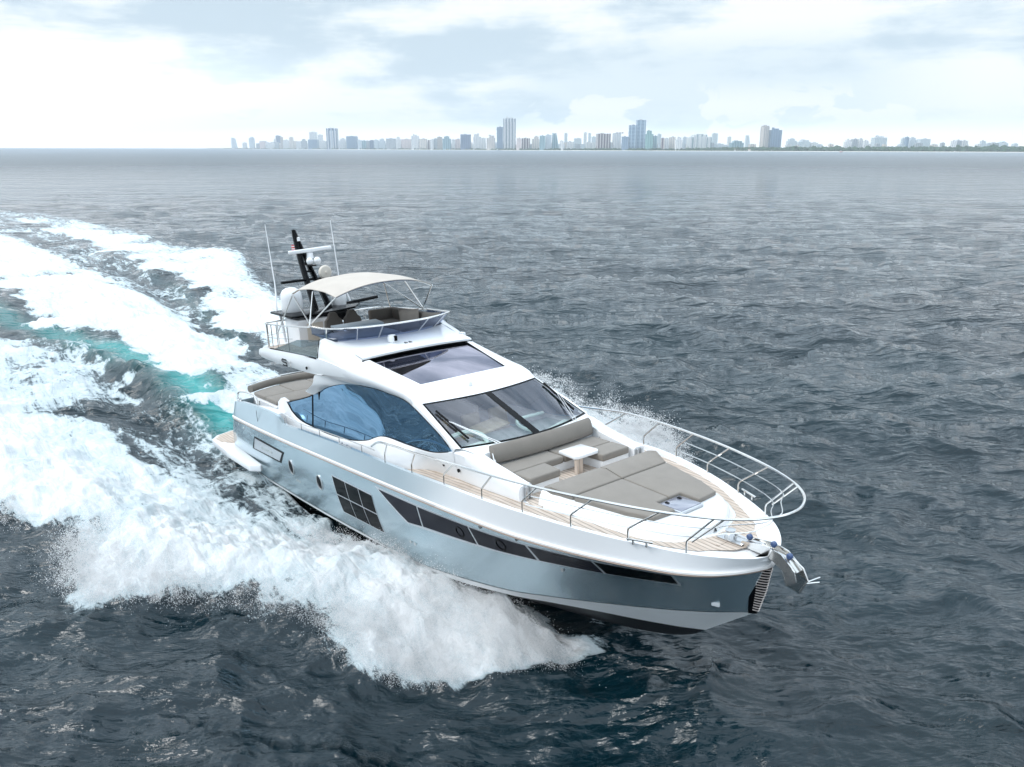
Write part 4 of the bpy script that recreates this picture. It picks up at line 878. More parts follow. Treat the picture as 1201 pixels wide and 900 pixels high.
# header between sunroof front and the windshield top
wst = lambda w: (12.67-.26*abs(w)**1.8, 1.77*w, 4.06-.0*abs(w))      # windshield top, w in -1..1
wsb = lambda w: (14.63-.43*abs(w)**1.8, 1.93*w, 3.37-.0*abs(w))      # windshield bottom
ww = np.linspace(-1, 1, 41)
fw = lambda w: (8.52-.48*abs(w)**2.2, 1.79*w)
w5 = np.linspace(-1, 1, 41)
mb.grid([[(lerp(fw(w)[0], 9.56+.06*(1-w*w), t), lerp(fw(w)[1], 1.72*w, t), lerp(5.08, 4.765+.06*(1-w*w), t)+.05*math.sin(PI*t)*(1-w*w)) for w in w5] for t in np.linspace(0, 1, 8)])
rows = []
for t in np.linspace(0, 1, 7):
    row = []
    for w in ww:
        a = np.array([11.72, side_rows[-4][1][0]*w, 4.355]); b = np.array(wst(w)); p = lerp(a, b, t); p[2] += .035*math.sin(PI*t); row.append(tuple(p))
    rows.append(row)
mb.grid(rows)
# A pillars from the roof shoulder down to the deck ahead of the side window
for s in (1, -1):
    wt = resx(WT, np.linspace(12.0, 14.04, 24)); gs = []
    for i, p in enumerate(wt):
        t = i/23; e = np.array([12.41, 1.77, 4.06]); f_ = np.array([14.2, 1.93, 3.37]); tt = np.clip((p[0]-12.0)/2.04, 0, 1)
        q = lerp(e, f_, tt); mid = lerp(p, q, .5)+np.array([0.0, .05, .05]); gs.append([S_(tuple(v), s) for v in spline([p, mid, q], 6)])
    mb.grid(gs)
    # fill between last roof section and the pillar top
    lastr = [S_(v, s) for v in side_rows[-1][0]]; mb.grid([lastr, [S_(tuple(v), s) for v in spline([wt[0]+np.array([.02, 0, -.01]), lerp(wt[0], np.array([12.41, 1.77, 4.06]), .5)+np.array([0, .05, .05]), (12.41, 1.77, 4.06)], 18)]])
roof = Y(mb, 'cabin_roof', GEL, angle=38)
# cowl ahead of the windshield and side coamings
mb = MB(); rows = []
for t in np.linspace(0, 1, 6):
    rows.append([tuple(lerp(np.array(wsb(w)), np.array([14.78-.1*abs(w)**2, 1.78*w, 3.30 if abs(w) < .93 else 3.27]), t)+np.array([0, 0, .02*math.sin(PI*t)])) for w in ww])
rows.append([(14.80, 1.70*w, 2.6) for w in ww]); mb.grid(rows)
for s in (1, -1):
    xs = np.linspace(13.98, 16.15, 22); g = []
    for x in xs:
        zt = np.interp(x, [13.98, 14.3, 14.7, 15.0, 16.15], [3.31, 3.33, 3.27, 3.18, 2.99]); yo = np.interp(x, [13.98, 16.15], [2.035, 1.90]); yin = np.interp(x, [13.98, 14.7, 14.85, 16.15], [1.66, 1.62, 1.58, 1.56])
        yb_ = lerp(1.88, yo-.02, min(1, max(0, (x-13.98)/1.5)))
        g.append([S_(p, s) for p in [(x, yb_, 2.5), (x, lerp(yb_, yo, .7)+.025, lerp(2.55, zt, .62)), (x, yo, zt-.06), (x, yo-.035, zt-.015), (x, yo-.10, zt), (x, yin+.04, zt+.01), (x, yin, zt-.03), (x, yin, 2.6)]])
    mb.grid(g); mb.grid([g[-1], [(16.2, p[1]*.995, p[2]) for p in g[-1]], [(16.2, -1.73*s, max(2.5, min(p[2], 2.9))) for p in g[-1]]])
cowl = Y(mb, 'foredeck_coaming', GEL, angle=38)
for s in (1, -1):
    mb = MB(); mb.box((16.24, -1.62*s, 2.79), (.05, .05, .34), None, .01); mb.box((16.24, -1.75*s, 2.79), (.05, .05, .34), None, .01); Y(mb, 'boarding_gate_post', STEELB)
    for x in (13.55, 14.15): mb = MB(); mb.lathe([(0, -.015*s), (.045, -.015*s), (.04, .015*s), (0, .015*s)], (x, -2.0*s, 2.86), 10, 'y'); Y(mb, 'filler_cap', DARK)
# windshield
def ws_patch(w0, w1, t0, t1, off=0., n=14):
    mb = MB(); mb.grid([[tuple(lerp(np.array(wst(w)), np.array(wsb(w)), t)+np.array([.3*off, 0, off])) for w in np.linspace(w0, w1, n)] for t in np.linspace(t0, t1, 6)]); return mb
wsf = MB()
for (a, b, c, d) in ((-1, 1, 0, .03), (-1, 1, .965, 1), (-1, -.975, 0, 1), (.975, 1, 0, 1)): wsf.add(*(lambda q: (q.V, q.F))(ws_patch(a, b, c, d, .006, 30)))
wf = Y(wsf, 'windshield_frame', BLACK, angle=50)
Y(ws_patch(-.06, .045, .0, 1.0, .008, 4), 'windshield_mullion', BLACK, parent=wf)
Y(ws_patch(-.985, -.05, .01, .99, .002, 20), 'windshield_pane', WSG, angle=60); Y(ws_patch(.04, .985, .01, .99, .002, 20), 'windshield_pane', WSG, angle=60)
# wipers
def wiper(P, s):
    mb = MB(); a, b, c, d = P
    mb.tube([a, b], .028, 6); w = Y(mb, 'wiper_blade', DARK)
    mb = MB(); mb.tube([c, d], .012, 6); mb.tube([(c[0]+.03, c[1]+.07, c[2]), (d[0]+.06, d[1]+.02, d[2])], .012, 6); Y(mb, 'wiper_arm', STEEL, parent=w)
def wp(w, t, off=.05): p = lerp(np.array(wst(w)), np.array(wsb(w)), t); return (p[0]+.3*off, p[1], p[2]+off)
wiper((wp(-.93, .23), wp(-.85, .86), wp(-.60, 1.04, .06), wp(-.90, .50, .07)), 1)
wiper((wp(.98, .2), wp(.86, .86), wp(.62, 1.04, .06), wp(.93, .5, .07)), -1)
# sunroof: recess, dark gap, glass
def srz(x, y): 
    z = np.interp(x, [9.4, 9.5, 10.6, 11.75], [4.74, 4.72, 4.55, 4.345]); return z-.035+.06*(1-(y/1.7)**2)*(1-(x-9.4)/2.4)
mb = MB(); mb.grid([[(x+.08*(1-w*w)*((x-9.4)/2.3), w*sunroof_edge(x), srz(x, w*sunroof_edge(x))+.012) for w in np.linspace(-1, 1, 21)] for x in np.linspace(9.66, 11.68, 12)])
srg = Y(mb, 'sunroof_glass', SRG, angle=60)
mb = MB(); e = sunroof_edge
mb.grid([[(x, w*(e(x)+.02), srz(x, w*e(x))-.02) for w in (-1, -.97)] for x in np.linspace(9.45, 11.76, 10)]); mb.grid([[(x, w*(e(x)+.02), srz(x, w*e(x))-.02) for w in (.97, 1)] for x in np.linspace(9.45, 11.76, 10)])
mb.grid([[(x+.08*(1-w*w), w*(e(x)+.02), srz(x, w*e(x))-.01) for w in np.linspace(-1, 1, 15)] for x in (11.62, 11.80)])
mb.grid([[(x, w*(e(x)+.03), srz(x, w*e(x))+.002) for w in np.linspace(-1, 1, 15)] for x in (9.35, 9.74)])
Y(mb, 'sunroof_frame', BLACK, parent=srg)
mb = MB()  # overhanging visor lip above the sunroof
mb.grid([[(9.56+.06*(1-w*w), w*1.79, z+.06*(1-w*w)) for w in np.linspace(-1, 1, 21)] for z in (4.80, 4.755, 4.72)])
mb.grid([[(x+.06*(1-w*w), w*1.79, z+.06*(1-w*w)) for w in np.linspace(-1, 1, 21)] for x, z in ((9.1, 4.878), (9.4, 4.835), (9.56, 4.80))])
mb.grid([[(x+.06*(1-w*w), w*1.79, z+.06*(1-w*w)) for w in np.linspace(-1, 1, 21)] for x, z in ((9.3, 4.74), (9.56, 4.72))])
Y(mb, 'visor_lip', GEL, angle=50)
mb = MB(); mb.tube([(9.572+.06*(1-w*w), w*1.8, 4.735+.06*(1-w*w)) for w in np.linspace(-1, 1, 21)], .016, 6); Y(mb, 'visor_edge', DARK)

# interior seen through the glass
mb = MB(); mb.prism([(6.0, -1.9), (14.3, -1.85), (14.3, 1.85), (6.0, 1.9)], 2.0, 2.1); Y(mb, 'saloon_floor', nz(mat('dark_walnut', (.10, .075, .06), .5), 3, .2), smooth=False)
mb = MB(); mb.prism([(12.9, -1.75), (13.9, -1.8), (14.35, -.9), (14.5, 0), (14.35, .9), (13.9, 1.8), (12.9, 1.75)], 2.1, lambda x, y: 3.12-.02*abs(y), .05); Y(mb, 'dashboard', DASH)
mb = MB(); mb.tube([tuple(p) for p in spline([(12.9, -1.55, 3.2), (13.1, -.95, 3.32), (13.5, -.8, 3.26), (13.9, -1.0, 3.18), (14.05, -1.5, 3.14)], 24)], .06, 6); mb.prism([(13.55, -1.72), (13.9, -1.74), (14.2, -1.1), (14.12, -.7), (13.8, -.62), (13.5, -.9)], 3.08, 3.16, .03); mb.prism([(13.6, 1.72), (13.95, 1.74), (14.3, .9), (14.44, .1), (14.2, .0), (13.9, .9)], 3.08, 3.16, .03)
mb.tube([tuple(p) for p in spline([(12.9, 1.6, 3.22), (13.2, .5, 3.30), (13.7, .3, 3.24), (14.2, .6, 3.16), (14.1, 1.4, 3.14)], 24)], .045, 6); Y(mb, 'dash_trim', DASHL)
for y in (-.9, .1, 1.0):
    mb = MB(); mb.box((12.0, y, 2.65), (.55, .6, .2), None, .08, 4); mb.box((11.72, y, 2.98), (.18, .56, .62), (0, -.2, 0), .085, 4); mb.box((12, y, 2.35), (.35, .4, .5), None, .04); Y(mb, 'helm_seat', nz(mat('tan_leather', (.33, .25, .17), .5), 3, .1))
mb = MB(); mb.box((12.35, .25, 3.05), (.5, 1.1, .06), (0, .2, .25), .02); mb.box((12.4, -.6, 2.9), (.25, .35, .4), (0, .3, 0), .03); Y(mb, 'chart_table', nz(mat('light_oak', (.62, .5, .34), .5), 5, .12))
mb = MB(); mb.box((9.0, .9, 2.4), (2.6, .8, .5), None, .08); mb.box((9, 1.3, 2.75), (2.6, .2, .5), None, .08); Y(mb, 'saloon_sofa', CREAM)
mb = MB(); mb.box((6.9, 0, 3.1), (.06, 3.9, 2.0)); Y(mb, 'aft_bulkhead', BLACK, smooth=False)

# flybridge -------------------------------------------------------------
# wings: outer skin each side
for s in (1, -1):
    mb = MB()
    top = [(3.36, 2.26, 4.30), (3.55, 2.28, 4.42), (4.67, 2.30, 4.52), (7.70, 2.26, 4.64), (8.4, 2.2, 4.60), (9.1, 2.12, 4.50), (9.9, 2.0, 4.36)]
    cre = [(3.40, 2.28, 4.22), (3.6, 2.30, 4.22), (4.7, 2.33, 4.30), (7.0, 2.31, 4.42), (8.0, 2.24, 4.44), (9.0, 2.13, 4.42), (9.9, 2.01, 4.35)]
    bot = [(3.46, 2.24, 4.14), (3.7, 2.22, 4.10), (4.8, 2.2, 4.08), (7.1, 2.14, 4.08), (7.9, 2.12, 4.16), (8.9, 2.06, 4.24), (9.9, 1.99, 4.32)]
    R3 = [spline(c, 50) for c in (top, cre, bot)]
    inn_ = R3[0].copy(); inn_[:, 1] -= .10; inb = R3[2].copy(); inb[:, 1] -= .4; inb[:, 2] += .02
    mb.grid([[S_(p, s) for p in c] for c in (inn_, R3[0], R3[1], R3[2], inb)])
    mb.add([S_(c[0], s) for c in (inn_, R3[0], R3[1], R3[2], inb)], [[0, 1, 2, 3, 4]])
    # upper quarter: white body from wing crease up to screen base, forward of the glass
    g = []
    for x in []:
        zt = np.interp(x, [7.0, 7.7, 8.2, 8.9], [5.17, 5.17, 5.08, 4.93]); yt = np.interp(x, [7.0, 8.2, 8.9], [1.98, 1.92, 1.86]); zb = np.interp(x, [7.0, 8.0, 8.9], [4.58, 4.60, 4.52]); yb = np.interp(x, [7.0, 8.0, 8.9], [2.27, 2.24, 2.13])
        g.append([S_(tuple(p), s) for p in spline([(x, yb, zb), (x, yb-.06, lerp(zb, zt, .5)), (x, lerp(yb, yt, .75), lerp(zb, zt, .92)), (x, yt-.04, zt+.01), (x, yt-.15, zt+.01)], 10)])
    # strut sweeping down to the window
    oS = [(7.75, 2.16, 4.14), (7.25, 2.17, 4.06), (7.08, 2.17, 3.80), (6.80, 2.17, 3.63), (6.45, 2.15, 3.46)]
    iS = [(9.4, 1.885, 4.07), (8.46, 1.905, 3.95), (7.81, 1.93, 3.80), (7.26, 1.96, 3.62), (6.70, 2.02, 3.36)]
    a, b = spline(oS, 16), spline(iS, 16); m_ = lerp(a, b, .35)+np.array([0, .02, 0])
    ai = a-np.array([0, .16, 0]); bi = b-np.array([0, .10, 0])
    mb.grid([[S_(p, s) for p in c] for c in (ai, a, m_, b, bi)]); mb.add([S_(c[-1], s) for c in (ai, a, m_, b, bi)], [[0, 1, 2, 3, 4]])
    Y(mb, 'flybridge_wing', GEL, angle=42)
    # tinted glass set in the wing
    mb = MB(); mb.add([S_(p, s) for p in [(4.55, 2.27, 4.50), (7.72, 2.24, 4.62), (7.74, 2.13, 5.14), (6.3, 2.17, 4.99)]], [[0, 1, 2, 3]]); wg = Y(mb, 'wing_glass', WINGG, smooth=False)
    mb = MB(); mb.tube([S_(p, s) for p in [(4.42, 2.27, 4.52), (7.72, 2.25, 4.63)]], .025, 6); mb.tube([S_(p, s) for p in [(7.74, 2.24, 4.6), (7.76, 2.13, 5.17)]], .012, 6); Y(mb, 'wing_glass_seal', DARK, parent=wg)
    # badge: black and grey stepped mark
    mb = MB(); bx_ = 5.5
    for (x0, z0, w_, h_) in ((5.50, .10, .30, .045), (5.44, .045, .06, .08), (5.50, 0, .30, .045), (5.78, -.055, .06, .08), (5.50, -.10, .30, .045)): mb.box((x0+w_/2-.1, -2.325*s, 4.24+z0*.9), (w_, .012, h_))
    Y(mb, 'wing_badge', BLACK, smooth=False)
    mb = MB(); mb.tube([S_(p, s) for p in [(5.92, 2.33, 4.33), (6.02, 2.33, 4.33), (5.94, 2.32, 4.15)]], .012, 5); Y(mb, 'wing_numeral', STEEL)
    mb = MB(); mb.lathe([(0, -.01), (.045, -.01), (.045, .02), (0, .02)] if s < 0 else [(0, .01), (.045, .01), (.045, -.02), (0, -.02)], (7.05, -2.285*s, 4.27), 12, 'y'); Y(mb, 'wing_light', DARK)
mb = MB(); mb.prism([(3.4, -2.15), (8.2, -2.0), (8.2, 2.0), (3.4, 2.15), (3.3, 0)], 4.16, 4.42, .03); Y(mb, 'flybridge_deck', GEL)
mb = MB(); mb.prism([(3.55, -2.05), (8.0, -1.8), (8.0, 1.8), (3.55, 2.05)], 4.40, 4.428); Y(mb, 'flybridge_teak', TEAK, smooth=False)
# front inner bulwark
mb = MB(); fw = lambda w: (8.50-.46*abs(w)**2.2, 1.72*w)
mb.grid([[(fw(w)[0]-d, fw(w)[1]*(1-d*.1), z) for w in np.linspace(-1, 1, 25)] for d, z in ((0, 5.07), (.12, 5.09), (.16, 5.0), (.18, 4.42))])
for s in (1, -1): mb.grid([[(x, -s*(1.86-d), z) for x in np.linspace(6.9, 8.1, 8)] for d, z in ((0, 5.16), (.1, 5.17), (.14, 5.1), (.16, 4.42))])
Y(mb, 'flybridge_bulwark', GEL, angle=50)
# wind screen
scb = lambda w: (8.53-.50*abs(w)**2.4, 1.74*w, 5.07); sct = lambda w: (9.05-.50*abs(w)**2.4, 1.76*w, 5.50)
W2 = np.linspace(-1, 1, 31)
base_line = [(6.85, -1.93, 5.18), (7.4, -1.90, 5.14)]+[scb(w) for w in W2]+[(7.4, 1.90, 5.14), (6.85, 1.93, 5.18)]
top_line = [(6.95, -1.98, 5.42), (7.7, -1.95, 5.44)]+[sct(w) for w in W2]+[(7.7, 1.95, 5.44), (6.95, 1.98, 5.42)]
bl, tl = spline(base_line, 70), spline(top_line, 70)
mb = MB(); mb.grid([bl, lerp(bl, tl, .5), tl]); scr = Y(mb, 'flybridge_windscreen', CLEAR, angle=60)
mb = MB(); mb.tube([tuple(p) for p in tl], .028, 8); Y(mb, 'screen_rail', STEEL, parent=scr)
for i in (9, 20, 27, 42, 50, 60):
    mb = MB(); mb.tube([tuple(bl[i]), tuple(tl[i])], .022, 6); Y(mb, 'screen_post', STEEL, parent=scr)
# instrument console and helm seats
mb = MB(); mb.prism([(6.9, -1.6), (8.1, -1.5), (8.35, -.5), (8.35, .15), (7.1, .15)], 4.42, lambda x, y: 5.15, .06); mb.box((7.25, -.65, 5.32), (.5, 1.5, .06), (0, .12, 0.0), .02); fc_ = Y(mb, 'flybridge_console', mat('grey_blue_console', (.22, .27, .31), .35))
def bucket_seat(x, y):
    mb = MB(); prof = [(-.27, 4.95), (-.30, 5.15), (-.27, 5.33), (-.17, 5.42), (-.13, 5.52), (-.08, 5.58), (.08, 5.58), (.13, 5.52), (.17, 5.42), (.27, 5.33), (.30, 5.15), (.27, 4.95)]
    mb2 = MB(); mb2.prism([(p[0], p[1]) for p in prof], -.07, .07, .03, 2, f=lambda v: (x+v.z-.12*(v.y-4.95), y+v.x, v.y)); st = Y(mb2, 'bucket_seat', FABD)
    mb = MB(); mb.box((x+.28, y, 4.93), (.5, .5, .12), None, .05); Y(mb, 'seat_squab', FABD, parent=st)
    mb = MB(); mb.lathe([(.2, 4.43), (.06, 4.48), (.06, 4.88), (.15, 4.9)], (x+.25, y, 0), 12); Y(mb, 'seat_pedestal', STEEL, parent=st)
bucket_seat(5.85, -.72); bucket_seat(5.85, -.08)
# port lounge
mb = MB(); mb.prism([(5.3, .95), (8.1, .75), (8.1, 1.68), (5.3, 1.8)], 4.42, 4.9, .05); fl = Y(mb, 'flybridge_sofa_base', GEL)
mb = MB(); mb.prism([(5.3, .93), (6.7, .86), (6.7, 1.6), (5.3, 1.6)], 4.9, 5.04, .05); mb.prism([(6.73, .84), (8.1, .7), (8.1, 1.6), (6.73, 1.6)], 4.9, 5.04, .05); Y(mb, 'flybridge_sofa_seat', FABD, parent=fl)
mb = MB(); mb.box((6.7, 1.68, 5.2), (2.7, .18, .4), (.1, 0, 0), .07, 3); mb.box((5.25, 1.3, 5.2), (.2, .95, .38), (0, -.1, 0), .07, 3); Y(mb, 'flybridge_sofa_back', FABD, parent=fl)
mb = MB(); mb.box((6.3, .15, 5.0), (.9, .55, .05), None, .02); mb.lathe([(.15, 4.43), (.05, 4.46), (.05, 4.97), (.1, 4.98)], (6.3, .15, 0), 12); Y(mb, 'flybridge_table', WHITEP)
# wet bar
mb = MB(); mb.prism([(3.55, -1.35), (4.6, -1.35), (4.6, -.3), (3.55, -.3)], 4.42, 5.28, .04); wb = Y(mb, 'wet_bar', GEL)
mb = MB(); mb.box((4.61, -.8, 4.85), (.02, .55, .6), None, .005); Y(mb, 'wet_bar_door', CREAM, parent=wb)
# tray, dome, mast
mb = MB(); mb.prism([(2.75, -1.5), (4.6, -1.55), (4.7, -.6), (4.2, .9), (3.3, 1.55), (2.75, 1.4)], 5.36, 5.44, .03); mb.box((3.7, .1, 5.2), (1.2, 1.0, .35), None, .1); mb.tube([(3.2, .8, 5.40), (3.1, 1.6, 5.44), (3.3, 2.25, 5.52)], .06, 8); tray = Y(mb, 'mast_platform', BLACK)
for yy in (-1.3, 1.1):
    mb = MB(); mb.tube([(3.1, yy, 5.38), (3.3, yy, 4.42)], .05, 8); Y(mb, 'platform_leg', WHITEP, parent=tray)
mb = MB(); mb.lathe([(.0, 5.44), (.32, 5.44), (.345, 5.50), (.35, 5.60), (.35, 5.90), (.33, 6.04), (.26, 6.15), (.15, 6.21), (0, 6.23)], (3.45, -1.0, 0), 28); Y(mb, 'satellite_dome', WHITEP)
mb = MB(); mb.lathe([(.0, 5.44), (.24, 5.44), (.26, 5.56), (.26, 5.78), (.20, 5.92), (.1, 5.98), (0, 6.0)], (3.3, .75, 0), 28); Y(mb, 'satellite_dome', WHITEP)
def fin(y, x0=3.1, topx=1.86, ztop=8.05):
    mb = MB(); prof = []
    pts = [(3.55, 5.4, .26), (3.2, 5.9, .24), (2.85, 6.4, .22), (2.5, 6.9, .2), (2.2, 7.4, .16), (1.98, 7.8, .12), (1.9, 8.0, .05)]
    rows = []
    for x, z, r in pts:
        k = max(0, (z-5.4)/2.6); yy = y*(1-k)**1.0; rows.append([(x+r*1.0*math.cos(a), yy+.07*math.sin(a), z) for a in np.linspace(0, 2*PI, 14, endpoint=False)])
    mb.grid(rows, closed=True); mb.F.append(list(range(14))); mb.F.append([len(mb.V)-14+i for i in range(14)]); return mb
mb = MB()
for y in (-.26, .26): q = fin(y); mb.add(q.V, q.F)
mb.box((2.7, 0, 6.62), (.5, .2, .05), None, .02)
mast = Y(mb, 'mast', BLACK, angle=50)
mb = MB(); mb.tube([(2.85, -1.05, 6.34), (2.95, 0, 6.36), (2.85, 1.05, 6.34)], .045, 8); Y(mb, 'spreader', BLACK, parent=mast)
mb = MB(); mb.box((2.75, 0, 6.85), (.9, .25, .05), (0, .05, 0), .02); Y(mb, 'radar_shelf', BLACK, parent=mast)
mb = MB(); mb.box((2.80, .12, 7.32), (.15, 1.45, .13), (.06, 0, -.25), .05, 3); mb.lathe([(0, 7.05), (.12, 7.05), (.1, 7.24), (0, 7.25)], (2.8, .1, 0), 12); Y(mb, 'radar_scanner', WHITEP)
for (x, y, r) in ((3.0, -.02, .115), (3.12, .2, .12)):
    mb = MB(); mb.lathe([(0, -r), (r*.7, -r*.9), (r*.98, -r*.3), (r, .1*r), (r*.75, r*.7), (r*.4, r*.95), (0, r)], (x, y, 6.86+r), 18); Y(mb, 'camera_dome', WHITEP, parent=mast)
mb = MB(); mb.lathe([(0, -.05), (.2, -.05), (.24, 0), (.2, .07), (.06, .1), (0, .1)], (3.3, .35, 6.58), 18, 'x'); mb.lathe([(0, .1), (.05, .1), (.04, .14), (0, .14)], (3.3, .35, 6.58), 10, 'x'); mb.tube([(3.25, .35, 6.36), (3.25, .35, 6.5)], .04, 6); Y(mb, 'searchlight', CREAM, parent=mast)
mb = MB(); mb.lathe([(0, 7.6), (.05, 7.6), (.05, 7.72), (0, 7.74)], (2.24, 0, .02), 10); Y(mb, 'anchor_light', WHITEP, parent=mast)
# whip antennas
for s, dx in ((1, 0), (-1, 0)):
    mb = MB(); mb.tube([(2.95, -1.35*s, 5.44), (2.8, -1.25*s, 6.0), (2.62, -1.17*s, 6.3), (2.38, -1.17*s, 8.25)], [.035, .028, .022, .01], 6); Y(mb, 'whip_antenna', WHITEP)
# bimini
def bz(x, y): return np.interp(x, [5.0, 5.4, 6.2, 7.2, 7.95], [6.20, 6.34, 6.42, 6.40, 6.30])+.31*(1-abs(y/1.6)**2.3)
def bx(t, w): return lerp(4.95, 7.95, t)+(.22*(1-w*w) if t > .5 else -.1*(1-w*w))*abs(2*t-1)
mb = MB(); rows = []
T = np.linspace(0, 1, 22)
def brow(t, dz): 
    out = []
    for w in np.linspace(-1, 1, 25):
        x = bx(t, w); hw = 1.6-.06*math.sin(PI*t); out.append((x, w*hw, bz(lerp(5.0, 7.95, t), w*1.6)-.035*math.sin(PI*((t*3) % 1))*(1-abs(w))-dz))
    return out
rows = [brow(t, 0) for t in T]; mb.grid(rows); low_ = [brow(t, .02) for t in T]; mb.grid(low_)
mb.grid([rows[-1], low_[-1]]); mb.grid([rows[0], low_[0]]); mb.grid([[r[0] for r in rows], [r[0] for r in low_]]); mb.grid([[r[-1] for r in rows], [r[-1] for r in low_]])
bim = Y(mb, 'bimini_top', CANVAS, angle=50)
mb = MB()
for t in (0.01, .5, .99): mb.tube([(p[0], p[1], p[2]-.03) for p in brow(t, .0)], .02, 6)
Y(mb, 'bimini_bow', STEEL, parent=bim)
for s in (1, -1):
    for a, b in (((4.97, 1.6, 6.19), (6.9, 1.93, 5.40)), ((7.95, 1.6, 6.29), (6.7, 1.95, 5.38)), ((6.4, 1.56, 6.35), (6.8, 1.95, 5.42)), ((5.0, 1.6, 6.17), (4.6, 2.05, 5.0))):
        mb = MB(); mb.tube([S_(a, s), S_(b, s)], .02 if a[0] != 7.95 else .022, 6); Y(mb, 'bimini_strut', STEEL, parent=bim)
# flybridge rails: aft quarter
def rail(name, top_pts, posts, r=.022, rp=.016, mids=()):
    mb = MB(); tp = [tuple(p) for p in spline(top_pts, max(20, len(top_pts)*8))]; mb.tube(tp, r, 8); R_ = Y(mb, name, STEEL)
    for a, b in posts:
        mb = MB(); mb.tube([a, b] if not isinstance(a[0], (list, tuple)) else a, rp, 6); Y(mb, 'stanchion', STEEL, parent=R_)
    for m_ in mids:
        mb = MB(); mb.tube([tuple(p) for p in spline(m_, max(20, len(m_)*6))], .011, 6); Y(mb, 'mid_rail', STEEL, parent=R_)
    return R_
for s in (1, -1):
    tp = [S_(p, s) for p in [(3.55, .6, 5.2), (3.5, 1.6, 5.2), (3.55, 1.95, 5.2), (3.8, 2.1, 5.22), (4.6, 2.12, 5.26), (5.8, 2.1, 5.33), (6.95, 2.0, 5.41)]]
    ps = [(S_((x, y, 4.42), s), S_((x, y, z), s)) for x, y, z in ((3.5, .7, 5.2), (3.5, 1.0, 5.2), (3.5, 1.3, 5.2), (3.5, 1.6, 5.2), (3.58, 1.97, 5.2), (3.85, 2.1, 5.22), (4.25, 2.11, 5.24), (4.7, 2.12, 5.27), (5.5, 2.1, 5.3))]
    rail('flybridge_rail', tp, ps, mids=([S_(p, s) for p in [(3.5, .6, 4.8), (3.5, 1.6, 4.8), (3.8, 2.1, 4.82), (4.6, 2.12, 4.84), (5.8, 2.1, 4.95)]],))
# roof gear
mb = MB(); mb.lathe([(0, 4.85), (.13, 4.85), (.12, 4.95), (.09, 4.97), (.08, 5.0), (.12, 5.02), (.13, 5.12), (.1, 5.2), (0, 5.22)], (9.05, -.55, 0), 18); cmr = Y(mb, 'thermal_camera', WHITEP)
mb = MB(); mb.box((9.16, -.5, 5.11), (.06, .1, .15), None, .02); Y(mb, 'camera_lens', BLACK, parent=cmr)
mb = MB()
for y in (-.22, -.08): mb.tube([(9.0, y, 4.93), (9.3, y-.02, 4.93)], [.03, .055], 10); mb.box((9.08, y, 4.90), (.05, .05, .06))
Y(mb, 'air_horn', STEEL)
mb = MB(); mb.lathe([(0, -.02), (.085, -.02), (.085, .04), (.06, .09), (0, .1)], (12.25, -.25, 4.22), 16); Y(mb, 'deck_light', WHITEP)
mb = MB(); mb.box((9.0, 1.86, 4.86), (.2, .14, .12), None, .04); Y(mb, 'side_light', WHITEP)

# bow rails ---------------------------------------------------------------
tops = [(12.01, 2.60, 3.16), (13.33, 2.62, 3.24), (14.94, 2.64, 3.37), (16.13, 2.52, 3.39), (17.31, 2.32, 3.40), (18.52, 2.02, 3.41), (19.76, 1.60, 3.41), (20.6, 1.17, 3.41)]
bases = [(11.57, 2.45, 2.54), (12.86, 2.46, 2.60), (14.25, 2.47, 2.67), (15.66, 2.46, 2.73), (16.81, 2.31, 2.74), (17.93, 2.04, 2.70), (19.03, 1.64, 2.64), (20.0, 1.18, 2.58)]
half = [(11.0, 2.50, 2.85), (11.5, 2.57, 3.08)]+tops
toppts = [S_(p, 1) for p in half]+[(21.05, -.78, 3.41), (21.3, -.35, 3.41), (21.36, 0, 3.41), (21.3, .35, 3.41), (21.05, .78, 3.41)]+[S_(p, -1) for p in half[::-1]]
posts = []
for s in (1, -1):
    for (b, t) in zip(bases, tops):
        L_ = t[0]-b[0]; k = (b[0]+.02, b[1]+.01, b[2]+.24)
        posts.append(([S_(b, s), S_((b[0], b[1], b[2]+.17), s), S_(k, s), S_((k[0]+.06, k[1]+.01, k[2]+.06), s), S_(t, s)], None))
        if b[0] > 19.5: posts.append(([S_((k[0]+.12, k[1]+.005, k[2]+.02), s), S_((t[0]+.13, t[1]-.08, t[2]-.01), s)], None))
def inset(dz, dx, k): return [S_((p[0]+dx, p[1]-k, p[2]-dz), 1) for p in tops[4:]]+[(20.95-.1+dx, -.72, 3.41-dz), (21.2+dx-.05, -.3, 3.41-dz), (21.22+dx-.05, 0, 3.41-dz), (21.2+dx-.05, .3, 3.41-dz), (20.85+dx, .72, 3.41-dz)]+[S_((p[0]+dx, p[1]-k, p[2]-dz), -1) for p in tops[4:][::-1]]
rail('bow_rail', toppts, posts, .026, .019, mids=(inset(.25, -.22, .02), inset(.48, -.42, .03)))
